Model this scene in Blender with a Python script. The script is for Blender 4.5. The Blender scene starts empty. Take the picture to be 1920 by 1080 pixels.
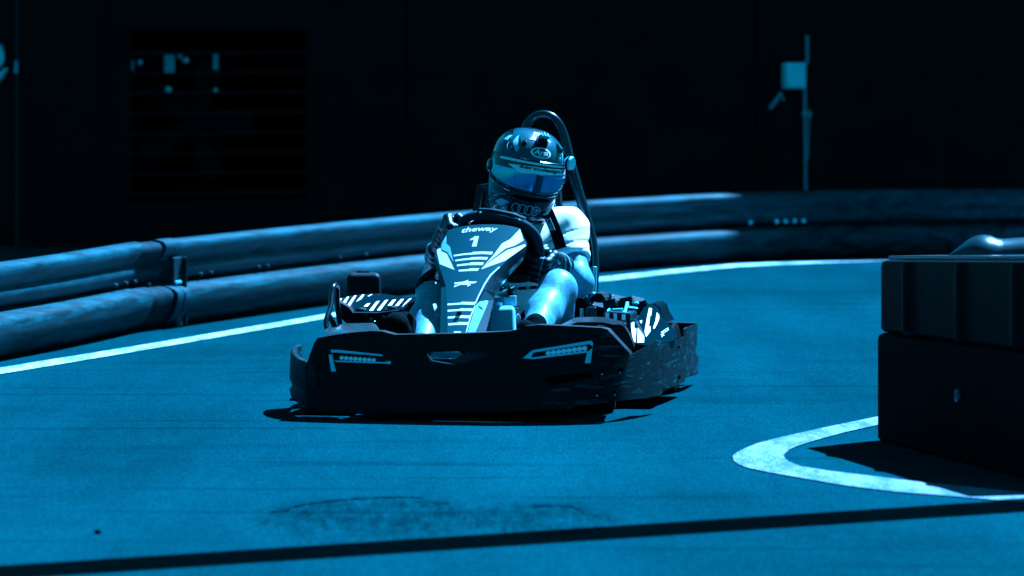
import bpy, math, random
import numpy as np
from mathutils import Vector, Matrix, geometry
R = math.radians
random.seed(4); np.random.seed(4)
sc = bpy.context.scene
COL = sc.collection

# ------------------------------------------------------------------ camera, sky, sun, exposure
FPX, HOR, CAMH = 9000.0, 30.0, 1.48          # focal length in picture pixels, horizon row, camera height
cam = bpy.data.cameras.new('camera'); cam_o = bpy.data.objects.new('camera', cam); COL.objects.link(cam_o)
cam.sensor_width = 36.0; cam.lens = 36.0 * FPX / 1920.0
cam.shift_y = -(540.0 - HOR) / 1920.0
cam.clip_start = 0.5; cam.clip_end = 2000
cam_o.location = (0, 0, CAMH); cam_o.rotation_euler = (R(90), 0, 0)
cam.dof.use_dof = True; cam.dof.focus_distance = 18.1; cam.dof.aperture_fstop = 3.9
sc.camera = cam_o
SUN = Vector((0.45, 0.47, 1.0)).normalized()
el = math.asin(SUN.z); az = math.atan2(SUN.x, SUN.y)
w = bpy.data.worlds.new('World'); sc.world = w; w.use_nodes = True
nt = w.node_tree; nt.nodes.clear()
sky = nt.nodes.new('ShaderNodeTexSky'); sky.sky_type = 'NISHITA'; sky.sun_disc = False
sky.sun_elevation = el; sky.sun_rotation = az
tint = nt.nodes.new('ShaderNodeMix'); tint.data_type = 'RGBA'; tint.blend_type = 'MULTIPLY'
tint.inputs['Factor'].default_value = 1.0
tint.inputs['B'].default_value = (0.008, 0.215, 0.255, 1)
bg = nt.nodes.new('ShaderNodeBackground'); bg.inputs['Strength'].default_value = 0.05
wo = nt.nodes.new('ShaderNodeOutputWorld')
nt.links.new(sky.outputs['Color'], tint.inputs['A']); nt.links.new(tint.outputs['Result'], bg.inputs['Color'])
nt.links.new(bg.outputs[0], wo.inputs['Surface'])
sl = bpy.data.lights.new('sun', 'SUN'); sl.energy = 5.0; sl.angle = R(0.5); sl.color = (0.21, 0.535, 1.0)
so = bpy.data.objects.new('sun', sl); COL.objects.link(so)
so.rotation_euler = SUN.to_track_quat('Z', 'Y').to_euler(); so.location = SUN * 40
sc.view_settings.view_transform = 'Standard'; sc.view_settings.look = 'None'
sc.view_settings.gamma = 1.0; sc.view_settings.use_curve_mapping = False
sc.view_settings.exposure = 3.2
sc.render.engine = 'CYCLES'

# ------------------------------------------------------------------ helpers
def V(*a): return Vector(a)
def W(px, py, Y): return V((px - 960) / FPX * Y, Y, CAMH - (py - HOR) / FPX * Y)
def G(px, py, z=0.0):
    Y = (CAMH - z) * FPX / (py - HOR); return V((px - 960) / FPX * Y, Y, z)
KX0, KY0, KA = -0.20, 17.47, R(10.5)
ks, kc = math.sin(KA), math.cos(KA)
def K(px, py, cy):
    """picture pixel on the kart's own plane at depth cy (metres behind its nose) -> kart coordinates"""
    q = (px - 960) / FPX
    Y = (cy + KX0 * ks + KY0 * kc) / (kc + ks * q)
    X = q * Y
    return V((X - KX0) * kc - (Y - KY0) * ks, cy, CAMH - (py - HOR) / FPX * Y)

def props(o, label=None, cat=None, group=None, kind=None):
    if label: o['label'] = label
    if cat: o['category'] = cat
    if group: o['group'] = group
    if kind: o['kind'] = kind
    return o
def empty(name, loc=(0, 0, 0), rz=0, parent=None):
    o = bpy.data.objects.new(name, None); COL.objects.link(o); o.location = loc
    o.rotation_euler = (0, 0, rz); o.empty_display_size = .1
    if parent: o.parent = parent
    return o

def mat(name, col, rough=.6, metal=0., spec=.5, coat=0., var=0., vscale=6., bump=0., bscale=60., stretch=(1, 1, 1), emit=None, sheen=0.):
    m = bpy.data.materials.new(name); m.use_nodes = True
    n = m.node_tree; b = n.nodes['Principled BSDF']
    b.inputs['Base Color'].default_value = (*col, 1); b.inputs['Roughness'].default_value = rough
    b.inputs['Specular Tint'].default_value = (.25, .75, 1, 1)
    b.inputs['Metallic'].default_value = metal; b.inputs['Specular IOR Level'].default_value = spec
    b.inputs['Coat Weight'].default_value = coat; b.inputs['Coat Roughness'].default_value = .06
    b.inputs['Sheen Weight'].default_value = sheen
    if emit: b.inputs['Emission Color'].default_value = (*emit[0], 1); b.inputs['Emission Strength'].default_value = emit[1]
    if var or bump:
        tc = n.nodes.new('ShaderNodeTexCoord'); mp = n.nodes.new('ShaderNodeMapping'); mp.inputs['Scale'].default_value = stretch
        n.links.new(tc.outputs['Object'], mp.inputs['Vector'])
    if var:
        t = n.nodes.new('ShaderNodeTexNoise'); t.inputs['Scale'].default_value = vscale; t.inputs['Detail'].default_value = 8
        t.inputs['Roughness'].default_value = .65
        n.links.new(mp.outputs[0], t.inputs['Vector'])
        r = n.nodes.new('ShaderNodeValToRGB')
        lo = tuple(c * (1 - var) for c in col); hi = tuple(min(1, c * (1 + var)) for c in col)
        r.color_ramp.elements[0].position = .3; r.color_ramp.elements[0].color = (*lo, 1)
        r.color_ramp.elements[1].position = .7; r.color_ramp.elements[1].color = (*hi, 1)
        n.links.new(t.outputs['Fac'], r.inputs[0]); n.links.new(r.outputs[0], b.inputs['Base Color'])
    if bump:
        t2 = n.nodes.new('ShaderNodeTexNoise'); t2.inputs['Scale'].default_value = bscale; t2.inputs['Detail'].default_value = 5
        n.links.new(mp.outputs[0], t2.inputs['Vector'])
        bm = n.nodes.new('ShaderNodeBump'); bm.inputs['Strength'].default_value = bump; bm.inputs['Distance'].default_value = .01
        n.links.new(t2.outputs['Fac'], bm.inputs['Height']); n.links.new(bm.outputs[0], b.inputs['Normal'])
    return m

def scuffed(name, dark, light, rough, scale, stretch, lo, hi, spec=.5, rot=0., dist=.5):
    """dark plastic or zinc with pale rubbed streaks"""
    m = mat(name, dark, rough, spec=spec); n = m.node_tree; b = n.nodes['Principled BSDF']
    tc = n.nodes.new('ShaderNodeTexCoord'); mp = n.nodes.new('ShaderNodeMapping'); mp.inputs['Scale'].default_value = stretch
    n.links.new(tc.outputs['Object'], mp.inputs['Vector'])
    mp.vector_type = 'TEXTURE'; mp.inputs['Scale'].default_value = tuple(1 / q for q in stretch); mp.inputs['Rotation'].default_value = (0, 0, rot)
    t = n.nodes.new('ShaderNodeTexNoise'); t.inputs['Scale'].default_value = scale; t.inputs['Detail'].default_value = 9; t.inputs['Roughness'].default_value = .7
    t.inputs['Distortion'].default_value = dist
    n.links.new(mp.outputs[0], t.inputs['Vector'])
    r = n.nodes.new('ShaderNodeValToRGB')
    e = r.color_ramp.elements
    e[0].position = lo; e[0].color = (*dark, 1); e[1].position = hi; e[1].color = (*light, 1)
    n.links.new(t.outputs['Fac'], r.inputs[0]); n.links.new(r.outputs[0], b.inputs['Base Color'])
    bm = n.nodes.new('ShaderNodeBump'); bm.inputs['Strength'].default_value = .08; bm.inputs['Distance'].default_value = .01
    n.links.new(t.outputs['Fac'], bm.inputs['Height']); n.links.new(bm.outputs[0], b.inputs['Normal'])
    return m

def B(v, r=.15, g=1.0): return (v * r, v * g, v)       # the blue-toned greys of the photograph

def in_poly(x, y, poly):
    c = False; n = len(poly); j = n - 1
    for i in range(n):
        xi, yi = poly[i]; xj, yj = poly[j]
        if (yi > y) != (yj > y) and x < (xj - xi) * (y - yi) / (yj - yi) + xi: c = not c
        j = i
    return c
def catmull(pts, n=8, closed=False):
    P = [Vector(p) for p in pts]; out = []
    m = len(P); rng = range(m if closed else m - 1)
    for i in rng:
        if closed: a, b, c, d = P[(i - 1) % m], P[i], P[(i + 1) % m], P[(i + 2) % m]
        else: a, b, c, d = P[max(i - 1, 0)], P[i], P[i + 1], P[min(i + 2, m - 1)]
        for k in range(n):
            t = k / n
            out.append(.5 * ((2 * b) + (c - a) * t + (2 * a - 5 * b + 4 * c - d) * t * t + (3 * b - a - 3 * c + d) * t ** 3))
    if not closed: out.append(P[-1])
    return out

class MB:
    """collects shapes and links them as one mesh object"""
    def __init__(s, *mats): s.v = []; s.f = []; s.m = []; s.mats = list(mats)
    def add(s, verts, faces, m=0):
        o = len(s.v); s.v += [tuple(p) for p in verts]
        for i, f in enumerate(faces):
            s.f.append([o + k for k in f]); s.m.append(m[i] if isinstance(m, (list, tuple)) else m)
        return s
    def box(s, c, size, m=0, rot=None):
        hx, hy, hz = [q / 2 for q in size]; c = Vector(c)
        P = [V(x, y, z) for x in (-hx, hx) for y in (-hy, hy) for z in (-hz, hz)]
        if rot is not None: P = [rot @ p for p in P]
        s.add([c + p for p in P], [(0, 1, 3, 2), (4, 6, 7, 5), (0, 4, 5, 1), (2, 3, 7, 6), (0, 2, 6, 4), (1, 5, 7, 3)], m); return s
    def hexa(s, P, m=0):          # 4 front corners (loop) then 4 back corners
        s.add(P, [(0, 1, 2, 3), (7, 6, 5, 4), (0, 4, 5, 1), (1, 5, 6, 2), (2, 6, 7, 3), (3, 7, 4, 0)], m); return s
    def tube(s, pts, r, m=0, seg=10, closed=False, cap=True):
        P = [Vector(p) for p in pts]; n = len(P); rr = r if isinstance(r, (list, tuple)) else [r] * n
        rings = []; up = None
        for i in range(n):
            if closed: t = P[(i + 1) % n] - P[i - 1]
            else: t = P[min(i + 1, n - 1)] - P[max(i - 1, 0)]
            t = t.normalized() if t.length > 1e-9 else V(0, 0, 1)
            if up is None: up = t.orthogonal().normalized()
            up = (up - t * up.dot(t)); up = up.normalized() if up.length > 1e-6 else t.orthogonal().normalized()
            bi = t.cross(up)
            rings.append([P[i] + (up * math.cos(a) + bi * math.sin(a)) * rr[i] for a in [2 * math.pi * k / seg for k in range(seg)]])
        vs = [p for q in rings for p in q]; fs = []
        for i in range(n if closed else n - 1):
            j = (i + 1) % n
            for k in range(seg):
                l = (k + 1) % seg
                fs.append((i * seg + k, i * seg + l, j * seg + l, j * seg + k))
        if cap and not closed:
            fs.append(tuple(range(seg))[::-1]); fs.append(tuple((n - 1) * seg + k for k in range(seg)))
        s.add(vs, fs, m); return s
    def lathe(s, prof, c, axis, m=0, seg=24):
        """prof: list of (radius, height along axis)"""
        a = Vector(axis).normalized(); u = a.orthogonal().normalized(); b = a.cross(u); c = Vector(c)
        vs = []; fs = []; n = len(prof)
        for r, h in prof:
            for k in range(seg):
                t = 2 * math.pi * k / seg; vs.append(c + a * h + (u * math.cos(t) + b * math.sin(t)) * r)
        for i in range(n - 1):
            for k in range(seg):
                l = (k + 1) % seg; fs.append((i * seg + k, i * seg + l, (i + 1) * seg + l, (i + 1) * seg + k))
        fs.append(tuple(range(seg))[::-1]); fs.append(tuple((n - 1) * seg + k for k in range(seg)))
        s.add(vs, fs, m); return s
    def loft(s, rings, m=0, closed=True, cap=True):
        n = len(rings[0]); vs = [p for q in rings for p in q]; fs = []
        for i in range(len(rings) - 1):
            for k in range(n if closed else n - 1):
                l = (k + 1) % n; fs.append((i * n + k, i * n + l, (i + 1) * n + l, (i + 1) * n + k))
        if cap and closed:
            fs.append(tuple(range(n))[::-1]); fs.append(tuple((len(rings) - 1) * n + k for k in range(n)))
        s.add(vs, fs, m); return s
    def sheet(s, outline, fn, thick=None, holes=(), regions=(), grid=12, m=0, back=None):
        """outline (2D) filled with small triangles, mapped by fn(u,v) to 3D, given a thickness vector; regions = [(polygon, material)] are cut in"""
        pts = []; eds = []
        def loop(poly):
            o = len(pts); k = 0
            n = len(poly)
            for i in range(n):
                a = Vector(poly[i]); b = Vector(poly[(i + 1) % n])
                q = max(1, int((b - a).length / grid))
                for j in range(q): pts.append(a.lerp(b, j / q)); k += 1
            for i in range(k): eds.append((o + i, o + (i + 1) % k))
        loop(outline)
        for h in holes: loop(h)
        for p, _ in regions: loop(p)
        xs = [p[0] for p in outline]; ys = [p[1] for p in outline]
        x = min(xs) + grid / 2
        while x < max(xs):
            y = min(ys) + grid / 2
            while y < max(ys):
                if in_poly(x, y, outline) and not any(in_poly(x, y, h) for h in holes): pts.append(V(x + .01 * grid * math.sin(7 * y), y))
                y += grid
            x += grid
        r = geometry.delaunay_2d_cdt([Vector(p[:2]) for p in pts], eds, [], 0, 1e-5 * grid)
        vv, ff = r[0], r[2]
        faces = []; ms = []
        for f in ff:
            cx = sum(vv[i][0] for i in f) / len(f); cy = sum(vv[i][1] for i in f) / len(f)
            if not in_poly(cx, cy, outline) or any(in_poly(cx, cy, h) for h in holes): continue
            mm = m
            for p, k in regions:
                if in_poly(cx, cy, p): mm = k
            faces.append(tuple(f)); ms.append(mm)
        used = sorted({i for f in faces for i in f}); ix = {k: i for i, k in enumerate(used)}
        P = [fn(vv[i][0], vv[i][1]) for i in used]
        faces = [tuple(ix[i] for i in f) for f in faces]
        # make the front face look the way opposite to the thickness vector
        if thick is not None:
            th = Vector(thick); tot = V(0, 0, 0)
            for f in faces: tot += (P[f[1]] - P[f[0]]).cross(P[f[2]] - P[f[0]])
            if tot.dot(th) > 0: faces = [f[::-1] for f in faces]
            n = len(P); cnt = {}
            for f in faces:
                for i in range(len(f)): cnt[(f[i], f[(i + 1) % len(f)])] = 1
            rim = [(b, a, a + n, b + n) for (a, b) in cnt if (b, a) not in cnt]
            allf = faces + [tuple(i + n for i in f[::-1]) for f in faces] + rim
            bk = m if back is None else back
            s.add(P + [p + th for p in P], allf, ms + [bk] * len(faces) + [bk] * len(rim))
        else: s.add(P, faces, ms)
        return s
    def text(s, body, fn, m=0, shear=0., bold=.02, norm=True):
        """flat lettering; fn maps (0..1, 0..1) of its box to 3D"""
        c = bpy.data.curves.new('lettering', 'FONT'); c.body = body; c.shear = shear; c.offset = bold; c.resolution_u = 3
        o = bpy.data.objects.new('lettering', c)
        me = bpy.data.meshes.new_from_object(o)
        P = [v.co.copy() for v in me.vertices]; F = [tuple(p.vertices) for p in me.polygons]
        x0 = min(p.x for p in P); x1 = max(p.x for p in P); y0 = min(p.y for p in P); y1 = max(p.y for p in P)
        s.add([fn((p.x - x0) / (x1 - x0), (p.y - y0) / (y1 - y0)) for p in P], F, m)
        bpy.data.objects.remove(o); bpy.data.curves.remove(c); bpy.data.meshes.remove(me)
        return s
    def build(s, name, parent=None, smooth=40, bevel=0, seg=2, label=None, loc=None, blim=35):
        me = bpy.data.meshes.new(name); me.from_pydata(s.v, [], s.f); me.validate()
        for q in s.mats: me.materials.append(q)
        if len(me.polygons) == len(s.m): me.polygons.foreach_set('material_index', s.m)
        if smooth:
            me.polygons.foreach_set('use_smooth', [True] * len(me.polygons)); me.set_sharp_from_angle(angle=R(smooth))
        me.update()
        o = bpy.data.objects.new(name, me); COL.objects.link(o)
        if parent: o.parent = parent
        if loc is not None: o.location = loc
        if bevel:
            b = o.modifiers.new('bevel', 'BEVEL'); b.width = bevel; b.segments = seg; b.limit_method = 'ANGLE'; b.angle_limit = R(blim)
            b.use_clamp_overlap = True; b.harden_normals = True
        if label: o['label'] = label
        return o

# ---- implicit surfaces for the driver (one continuous skin each)
def rc(a, b, ra, rb=None):
    a = np.array(a); b = np.array(b); rb = ra if rb is None else rb; ab = b - a; L = float(ab @ ab) + 1e-12
    def f(P):
        t = np.clip(((P - a) @ ab) / L, 0, 1)
        return np.linalg.norm(P - a - t[:, None] * ab, axis=1) - (ra + t * (rb - ra))
    return f
def ell(c, r, M=None):
    c = np.array(c); r = np.array(r); Mi = None if M is None else np.array(M.to_3x3().transposed())
    def f(P):
        q = P - c
        if Mi is not None: q = q @ Mi.T
        k = np.linalg.norm(q / r, axis=1); k2 = np.linalg.norm(q / (r * r), axis=1) + 1e-9
        return k * (k - 1) / k2
    return f
def smin(a, b, k):
    h = np.maximum(k - np.abs(a - b), 0) / k
    return np.minimum(a, b) - h * h * k * .25
def union(fs, k):
    def f(P):
        d = fs[0](P)
        for g in fs[1:]: d = smin(d, g(P), k)
        return d
    return f
def nets(fn, lo, hi, h):
    ax = [np.arange(lo[i], hi[i] + h, h) for i in range(3)]
    g = np.stack(np.meshgrid(*ax, indexing='ij'), -1); sh = g.shape[:3]
    F = fn(g.reshape(-1, 3)).reshape(sh)
    F = np.where(F == 0, 1e-9, F); S = F < 0
    nx, ny, nz = sh
    acc = np.zeros((nx - 1, ny - 1, nz - 1, 3)); cnt = np.zeros((nx - 1, ny - 1, nz - 1))
    for axis in range(3):
        o = [q for q in range(3) if q != axis]
        a = [slice(None)] * 3; b = [slice(None)] * 3; a[axis] = slice(0, -1); b[axis] = slice(1, None)
        A, Bv = F[tuple(a)], F[tuple(b)]; cr = S[tuple(a)] != S[tuple(b)]
        t = np.where(cr, A / np.where(cr, A - Bv, 1), 0)
        for d0 in (0, 1):
            for d1 in (0, 1):
                sl_ = [slice(None)] * 3
                sl_[o[0]] = slice(d0, sh[o[0]] - 1 + d0); sl_[o[1]] = slice(d1, sh[o[1]] - 1 + d1)
                c = cr[tuple(sl_)]; tt = t[tuple(sl_)]
                off = np.zeros(c.shape + (3,)); off[..., axis] = tt; off[..., o[0]] = d0; off[..., o[1]] = d1
                acc += off * c[..., None]; cnt += c
    act = cnt > 0; idx = -np.ones(act.shape, int); idx[act] = np.arange(act.sum())
    ii = np.argwhere(act)
    P = (ii + acc[act] / cnt[act][:, None]) * h + np.array(lo)
    faces = []
    for axis in range(3):
        o = [(axis + 1) % 3, (axis + 2) % 3]
        a = [slice(None)] * 3; b = [slice(None)] * 3; a[axis] = slice(0, -1); b[axis] = slice(1, None)
        cr = np.argwhere(S[tuple(a)] != S[tuple(b)])
        for e in cr:
            if e[o[0]] < 1 or e[o[1]] < 1 or e[o[0]] >= sh[o[0]] - 1 or e[o[1]] >= sh[o[1]] - 1: continue
            q = []
            for d0, d1 in ((1, 1), (0, 1), (0, 0), (1, 0)):
                c = e.copy(); c[o[0]] -= d0; c[o[1]] -= d1; q.append(int(idx[tuple(c)]))
            if not S[tuple(e)]: q = q[::-1]
            faces.append(q)
    return P, faces
def organic(name, fn, lo, hi, h, mats, parent=None, loc=None, paint=None, label=None):
    P, F = nets(fn, lo, hi, h)
    b = MB(*mats); ms = 0
    if paint is not None:
        C = np.array([P[f].mean(0) for f in F]); ms = [int(x) for x in paint(C)]
    b.add([tuple(p) for p in P], F, ms)
    return b.build(name, parent, smooth=70, label=label, loc=loc)
def near(C, pts):
    """distance of points C to a polyline"""
    d = np.full(len(C), 9.)
    for a, b in zip(pts[:-1], pts[1:]):
        d = np.minimum(d, rc(a, b, 0.)(C))
    return d

# ------------------------------------------------------------------ materials
M = {}
def asphalt():
    m = mat('asphalt', B(.06), .95, spec=.0); n = m.node_tree; b = n.nodes['Principled BSDF']
    tc = n.nodes.new('ShaderNodeTexCoord')
    def noise(scale, det, rough, st=(1, 1, 1), rot=0):
        mp = n.nodes.new('ShaderNodeMapping'); mp.inputs['Scale'].default_value = st; mp.inputs['Rotation'].default_value = (0, 0, rot)
        t = n.nodes.new('ShaderNodeTexNoise'); t.inputs['Scale'].default_value = scale; t.inputs['Detail'].default_value = det; t.inputs['Roughness'].default_value = rough
        n.links.new(tc.outputs['Object'], mp.inputs['Vector']); n.links.new(mp.outputs[0], t.inputs['Vector']); return t
    def rng(t, a, b_, lo, hi):
        q = n.nodes.new('ShaderNodeMapRange'); q.inputs['From Min'].default_value = a; q.inputs['From Max'].default_value = b_
        q.inputs['To Min'].default_value = lo; q.inputs['To Max'].default_value = hi; n.links.new(t.outputs['Fac'], q.inputs['Value']); return q
    def mul(x, y):
        q = n.nodes.new('ShaderNodeMath'); q.operation = 'MULTIPLY'; n.links.new(x.outputs[0], q.inputs[0]); n.links.new(y.outputs[0], q.inputs[1]); return q
    big = rng(noise(.55, 5, .6, (1, .30, 1), R(25)), .32, .68, .68, 1.18)
    streak = rng(noise(2.2, 5, .6, (1.0, .10, 1), R(-22)), .30, .70, .86, 1.13)
    fine = rng(noise(120, 3, .8, (1, .09, 1)), .3, .7, .70, 1.32)
    mid = rng(noise(26, 4, .7, (1, .10, 1)), .3, .7, .90, 1.10)
    tyre = rng(noise(.8, 7, .62, (.5, 1.1, 1), R(20)), .55, .74, 1.0, .72)
    skid = rng(noise(1.3, 3, .5, (.30, 4.2, 1), R(33)), .60, .67, 1.0, .76)
    pale = rng(noise(.9, 6, .7, (.6, 2.4, 1), R(12)), .62, .78, 1.0, 1.22)
    v = mul(mul(mul(mul(mul(mul(big, streak), fine), mid), tyre), skid), pale)
    # grainy repaired stain in the foreground
    def stain(cx, cy, rx, ry):
        sb = n.nodes.new('ShaderNodeMapping'); sb.inputs['Location'].default_value = (-cx / rx, -cy / ry, 0); sb.inputs['Scale'].default_value = (1 / rx, 1 / ry, 0)
        n.links.new(tc.outputs['Object'], sb.inputs['Vector'])
        ln = n.nodes.new('ShaderNodeVectorMath'); ln.operation = 'LENGTH'; n.links.new(sb.outputs[0], ln.inputs[0])
        nz = noise(5, 6, .7, (1, .5, 1)); ad = n.nodes.new('ShaderNodeMath'); ad.operation = 'MULTIPLY_ADD'; ad.inputs[1].default_value = .8
        n.links.new(nz.outputs['Fac'], ad.inputs[0]); n.links.new(ln.outputs['Value'], ad.inputs[2])
        q = n.nodes.new('ShaderNodeMapRange'); q.interpolation_type = 'SMOOTHSTEP'; q.inputs['From Min'].default_value = 1.12; q.inputs['From Max'].default_value = 1.40; q.inputs['To Min'].default_value = 1; q.inputs['To Max'].default_value = 0
        n.links.new(ad.outputs[0], q.inputs['Value']); return q
    a_ = stain(-.43, 14.15, .37, .72); b_ = stain(.06, 14.12, .28, .54)
    mxm = n.nodes.new('ShaderNodeMath'); mxm.operation = 'MAXIMUM'; n.links.new(a_.outputs[0], mxm.inputs[0]); n.links.new(b_.outputs[0], mxm.inputs[1])
    gr_ = rng(noise(34, 7, .75, (1, .11, 1)), .36, .62, .50, 1.08); g2 = rng(noise(4.5, 4, .6, (1, .4, 1)), .35, .65, .72, 1.08); gg = mul(gr_, g2)
    ml = n.nodes.new('ShaderNodeMix'); ml.data_type = 'FLOAT'; ml.inputs['A'].default_value = 1.0
    n.links.new(mxm.outputs[0], ml.inputs['Factor']); n.links.new(gg.outputs[0], ml.inputs['B'])
    vv_ = n.nodes.new('ShaderNodeMath'); vv_.operation = 'MULTIPLY'; n.links.new(v.outputs[0], vv_.inputs[0]); n.links.new(ml.outputs['Result'], vv_.inputs[1]); v = vv_
    mx = n.nodes.new('ShaderNodeMix'); mx.data_type = 'RGBA'; mx.blend_type = 'MULTIPLY'; mx.inputs['Factor'].default_value = 1
    mx.inputs['A'].default_value = (.0002, .0275, .034, 1); n.links.new(v.outputs[0], mx.inputs['B']); n.links.new(mx.outputs['Result'], b.inputs['Base Color'])
    bm = n.nodes.new('ShaderNodeBump'); bm.inputs['Strength'].default_value = .35; bm.inputs['Distance'].default_value = .004
    n.links.new(fine.outputs[0], bm.inputs['Height']); n.links.new(bm.outputs[0], b.inputs['Normal'])
    return m
def line_paint(name, wear):
    m = mat(name, (.8, .8, .8), .6); n = m.node_tree; b = n.nodes['Principled BSDF']
    tc = n.nodes.new('ShaderNodeTexCoord')
    t = n.nodes.new('ShaderNodeTexNoise'); t.inputs['Scale'].default_value = 9; t.inputs['Detail'].default_value = 9; t.inputs['Roughness'].default_value = .75
    mpp = n.nodes.new('ShaderNodeMapping'); mpp.inputs['Scale'].default_value = (1, .2, 1); n.links.new(tc.outputs['Object'], mpp.inputs['Vector'])
    t2 = n.nodes.new('ShaderNodeTexNoise'); t2.inputs['Scale'].default_value = 160; t2.inputs['Detail'].default_value = 2
    n.links.new(mpp.outputs[0], t.inputs['Vector']); n.links.new(mpp.outputs[0], t2.inputs['Vector'])
    ad = n.nodes.new('ShaderNodeMath'); ad.operation = 'MULTIPLY_ADD'; ad.inputs[1].default_value = .35
    n.links.new(t2.outputs['Fac'], ad.inputs[0]); n.links.new(t.outputs['Fac'], ad.inputs[2])
    r = n.nodes.new('ShaderNodeValToRGB'); e = r.color_ramp.elements
    e[0].position = .585 if wear > .5 else .54; e[0].color = (.003, .052, .075, 1) if wear > .5 else (.02, .13, .16, 1)
    e[1].position = .74 if wear > .5 else .78; e[1].color = (.115, .14, .20, 1) if wear > .5 else (.36, .50, .55, 1)
    n.links.new(ad.outputs[0], r.inputs[0]); n.links.new(r.outputs[0], b.inputs['Base Color'])
    return m
M['asphalt'] = asphalt()
M['line'] = line_paint('white road paint', .25)
M['line_worn'] = line_paint('worn white road paint', .8)
M['patch'] = mat('rough patched asphalt', (.0002, .0235, .030), .95, spec=.0, var=.5, vscale=14, bump=.5, bscale=60, stretch=(1, .14, 1))
M['tar'] = mat('tar seam', (.0, .013, .017), .95, spec=0)
M['wall'] = mat('black painted panel', (.0, .0075, .0085), .8, spec=.04, var=.25, vscale=2)
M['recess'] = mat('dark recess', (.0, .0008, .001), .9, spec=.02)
M['slat'] = mat('dark slat', (.0, .022, .026), .7, spec=.1)
M['fan'] = mat('dark fan blade', (.0, .008, .010), .7, spec=.05)
M['pale'] = mat('pale plastic box', (.06, .82, .95), .5, var=.1)
M['palepipe'] = mat('galvanised conduit', (.008, .34, .42), .5, var=.2, vscale=12)
M['zinc'] = scuffed('weathered zinc rail', (.0001, .010, .013), (.0008, .082, .104), .5, 16, (.14, 1, 1.6), .32, .78, spec=.07, rot=R(60), dist=.1)
M['zincs'] = scuffed('scraped zinc rail', (.0001, .013, .017), (.002, .085, .105), .5, 12, (.14, 1, 2.6), .42, .80, spec=.07, rot=R(60), dist=.15)
M['zincd'] = scuffed('dark zinc bracket', (.0001, .010, .0135), (.001, .036, .046), .7, 12, (1, 1, 1), .4, .75, spec=.05)
M['bolt'] = mat('bright bolt', (.08, .6, .68), .35, metal=.3)
M['blackpl'] = mat('matt black plastic', (.0, .003, .0036), .6, spec=.15, bump=.12, bscale=300)
M['blackgl'] = mat('gloss black plastic', (.0, .0035, .0045), .35, spec=.2, bump=.05, bscale=80)
M['scuff'] = scuffed('scuffed black plastic', (.0, .0045, .006), (.007, .14, .17), .5, 12, (.7, .7, 6), .54, .84, spec=.10)
M['scuffg'] = scuffed('rubbed grey plastic', (.0001, .009, .0115), (.003, .080, .10), .55, 10, (1, 1, 5), .48, .85, spec=.08)
M['block'] = mat('black barrier plastic', (.0, .0018, .0022), .55, spec=.03, var=.4, vscale=5, bump=.1, bscale=40)
M['blockd'] = scuffed('scuffed barrier plastic', (.0, .0014, .0018), (.0, .006, .008), .8, 5, (1, 1, 1.6), .45, .8, spec=.03)
M['hump'] = scuffed('dusty barrier cap', (.0002, .012, .016), (.001, .030, .038), .3, 7, (1, 1, 1), .35, .7)
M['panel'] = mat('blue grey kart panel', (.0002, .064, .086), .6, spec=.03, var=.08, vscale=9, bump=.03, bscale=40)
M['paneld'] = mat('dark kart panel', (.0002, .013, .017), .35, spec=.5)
M['white'] = mat('white sticker', (.85, .86, .87), .4, spec=.3)
M['paleb'] = mat('pale blue sticker', (.12, .46, .58), .4, spec=.3)
M['pod'] = mat('glossy dark pod', (.0003, .009, .012), .22, spec=.6, coat=.3)
M['podl'] = mat('pod wedge', (.0002, .009, .012), .7, spec=.0)
M['rubber'] = mat('tyre rubber', (.0, .002, .0026), .8, spec=.05, bump=.2, bscale=90)
M['tubeb'] = mat('black powder coated tube', (.0002, .006, .008), .25, spec=.6, coat=.1)
M['metal'] = mat('brushed metal', (.10, .42, .48), .3, metal=.6, var=.15, vscale=30)
M['tank'] = mat('white fuel tank', (.10, .42, .56), .35, spec=.3)
M['led'] = mat('clear lamp lens', (.35, .82, .92), .12, spec=.9, coat=.6, emit=((.05, .5, .8), .012))
M['chrome'] = mat('satin lamp trim', (.05, .62, .74), .3, metal=.1, spec=.8)
M['skin'] = mat('sunlit skin', (.045, .215, .295), .44, spec=.45, var=.38, vscale=55, bump=.10, bscale=240)
M['shirt'] = mat('white cotton', (.80, .82, .83), .9, spec=.1, bump=.06, bscale=220)
M['shorts'] = mat('dark denim', (.0006, .03, .04), .85, spec=.1, var=.3, vscale=60)
M['glove'] = mat('black glove leather', (.0001, .004, .005), .38, spec=.5, bump=.25, bscale=120)
M['glovel'] = mat('grey glove trim', (.03, .30, .38), .5)
M['cloth'] = mat('black fabric', (.0, .006, .008), .85, spec=.04, bump=.2, bscale=150)
M['shoe'] = mat('black shoe', (.0, .004, .005), .9, spec=.02)
M['grip'] = mat('textured wheel grip', (.0004, .030, .04), .8, spec=.1, bump=.3, bscale=220)
M['helm'] = mat('dark blue helmet lacquer', (.0002, .050, .066), .25, spec=.4, coat=.4)
M['helmd'] = mat('black helmet lacquer', (.0001, .004, .006), .22, spec=.5, coat=.4)
M['helmb'] = mat('light blue helmet graphic', (.004, .12, .16), .3, spec=.5, coat=.3)
M['visor'] = mat('mirrored visor', (.0, .32, .55), .09, metal=.85, spec=.4)
M['ground2'] = M['asphalt']

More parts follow.
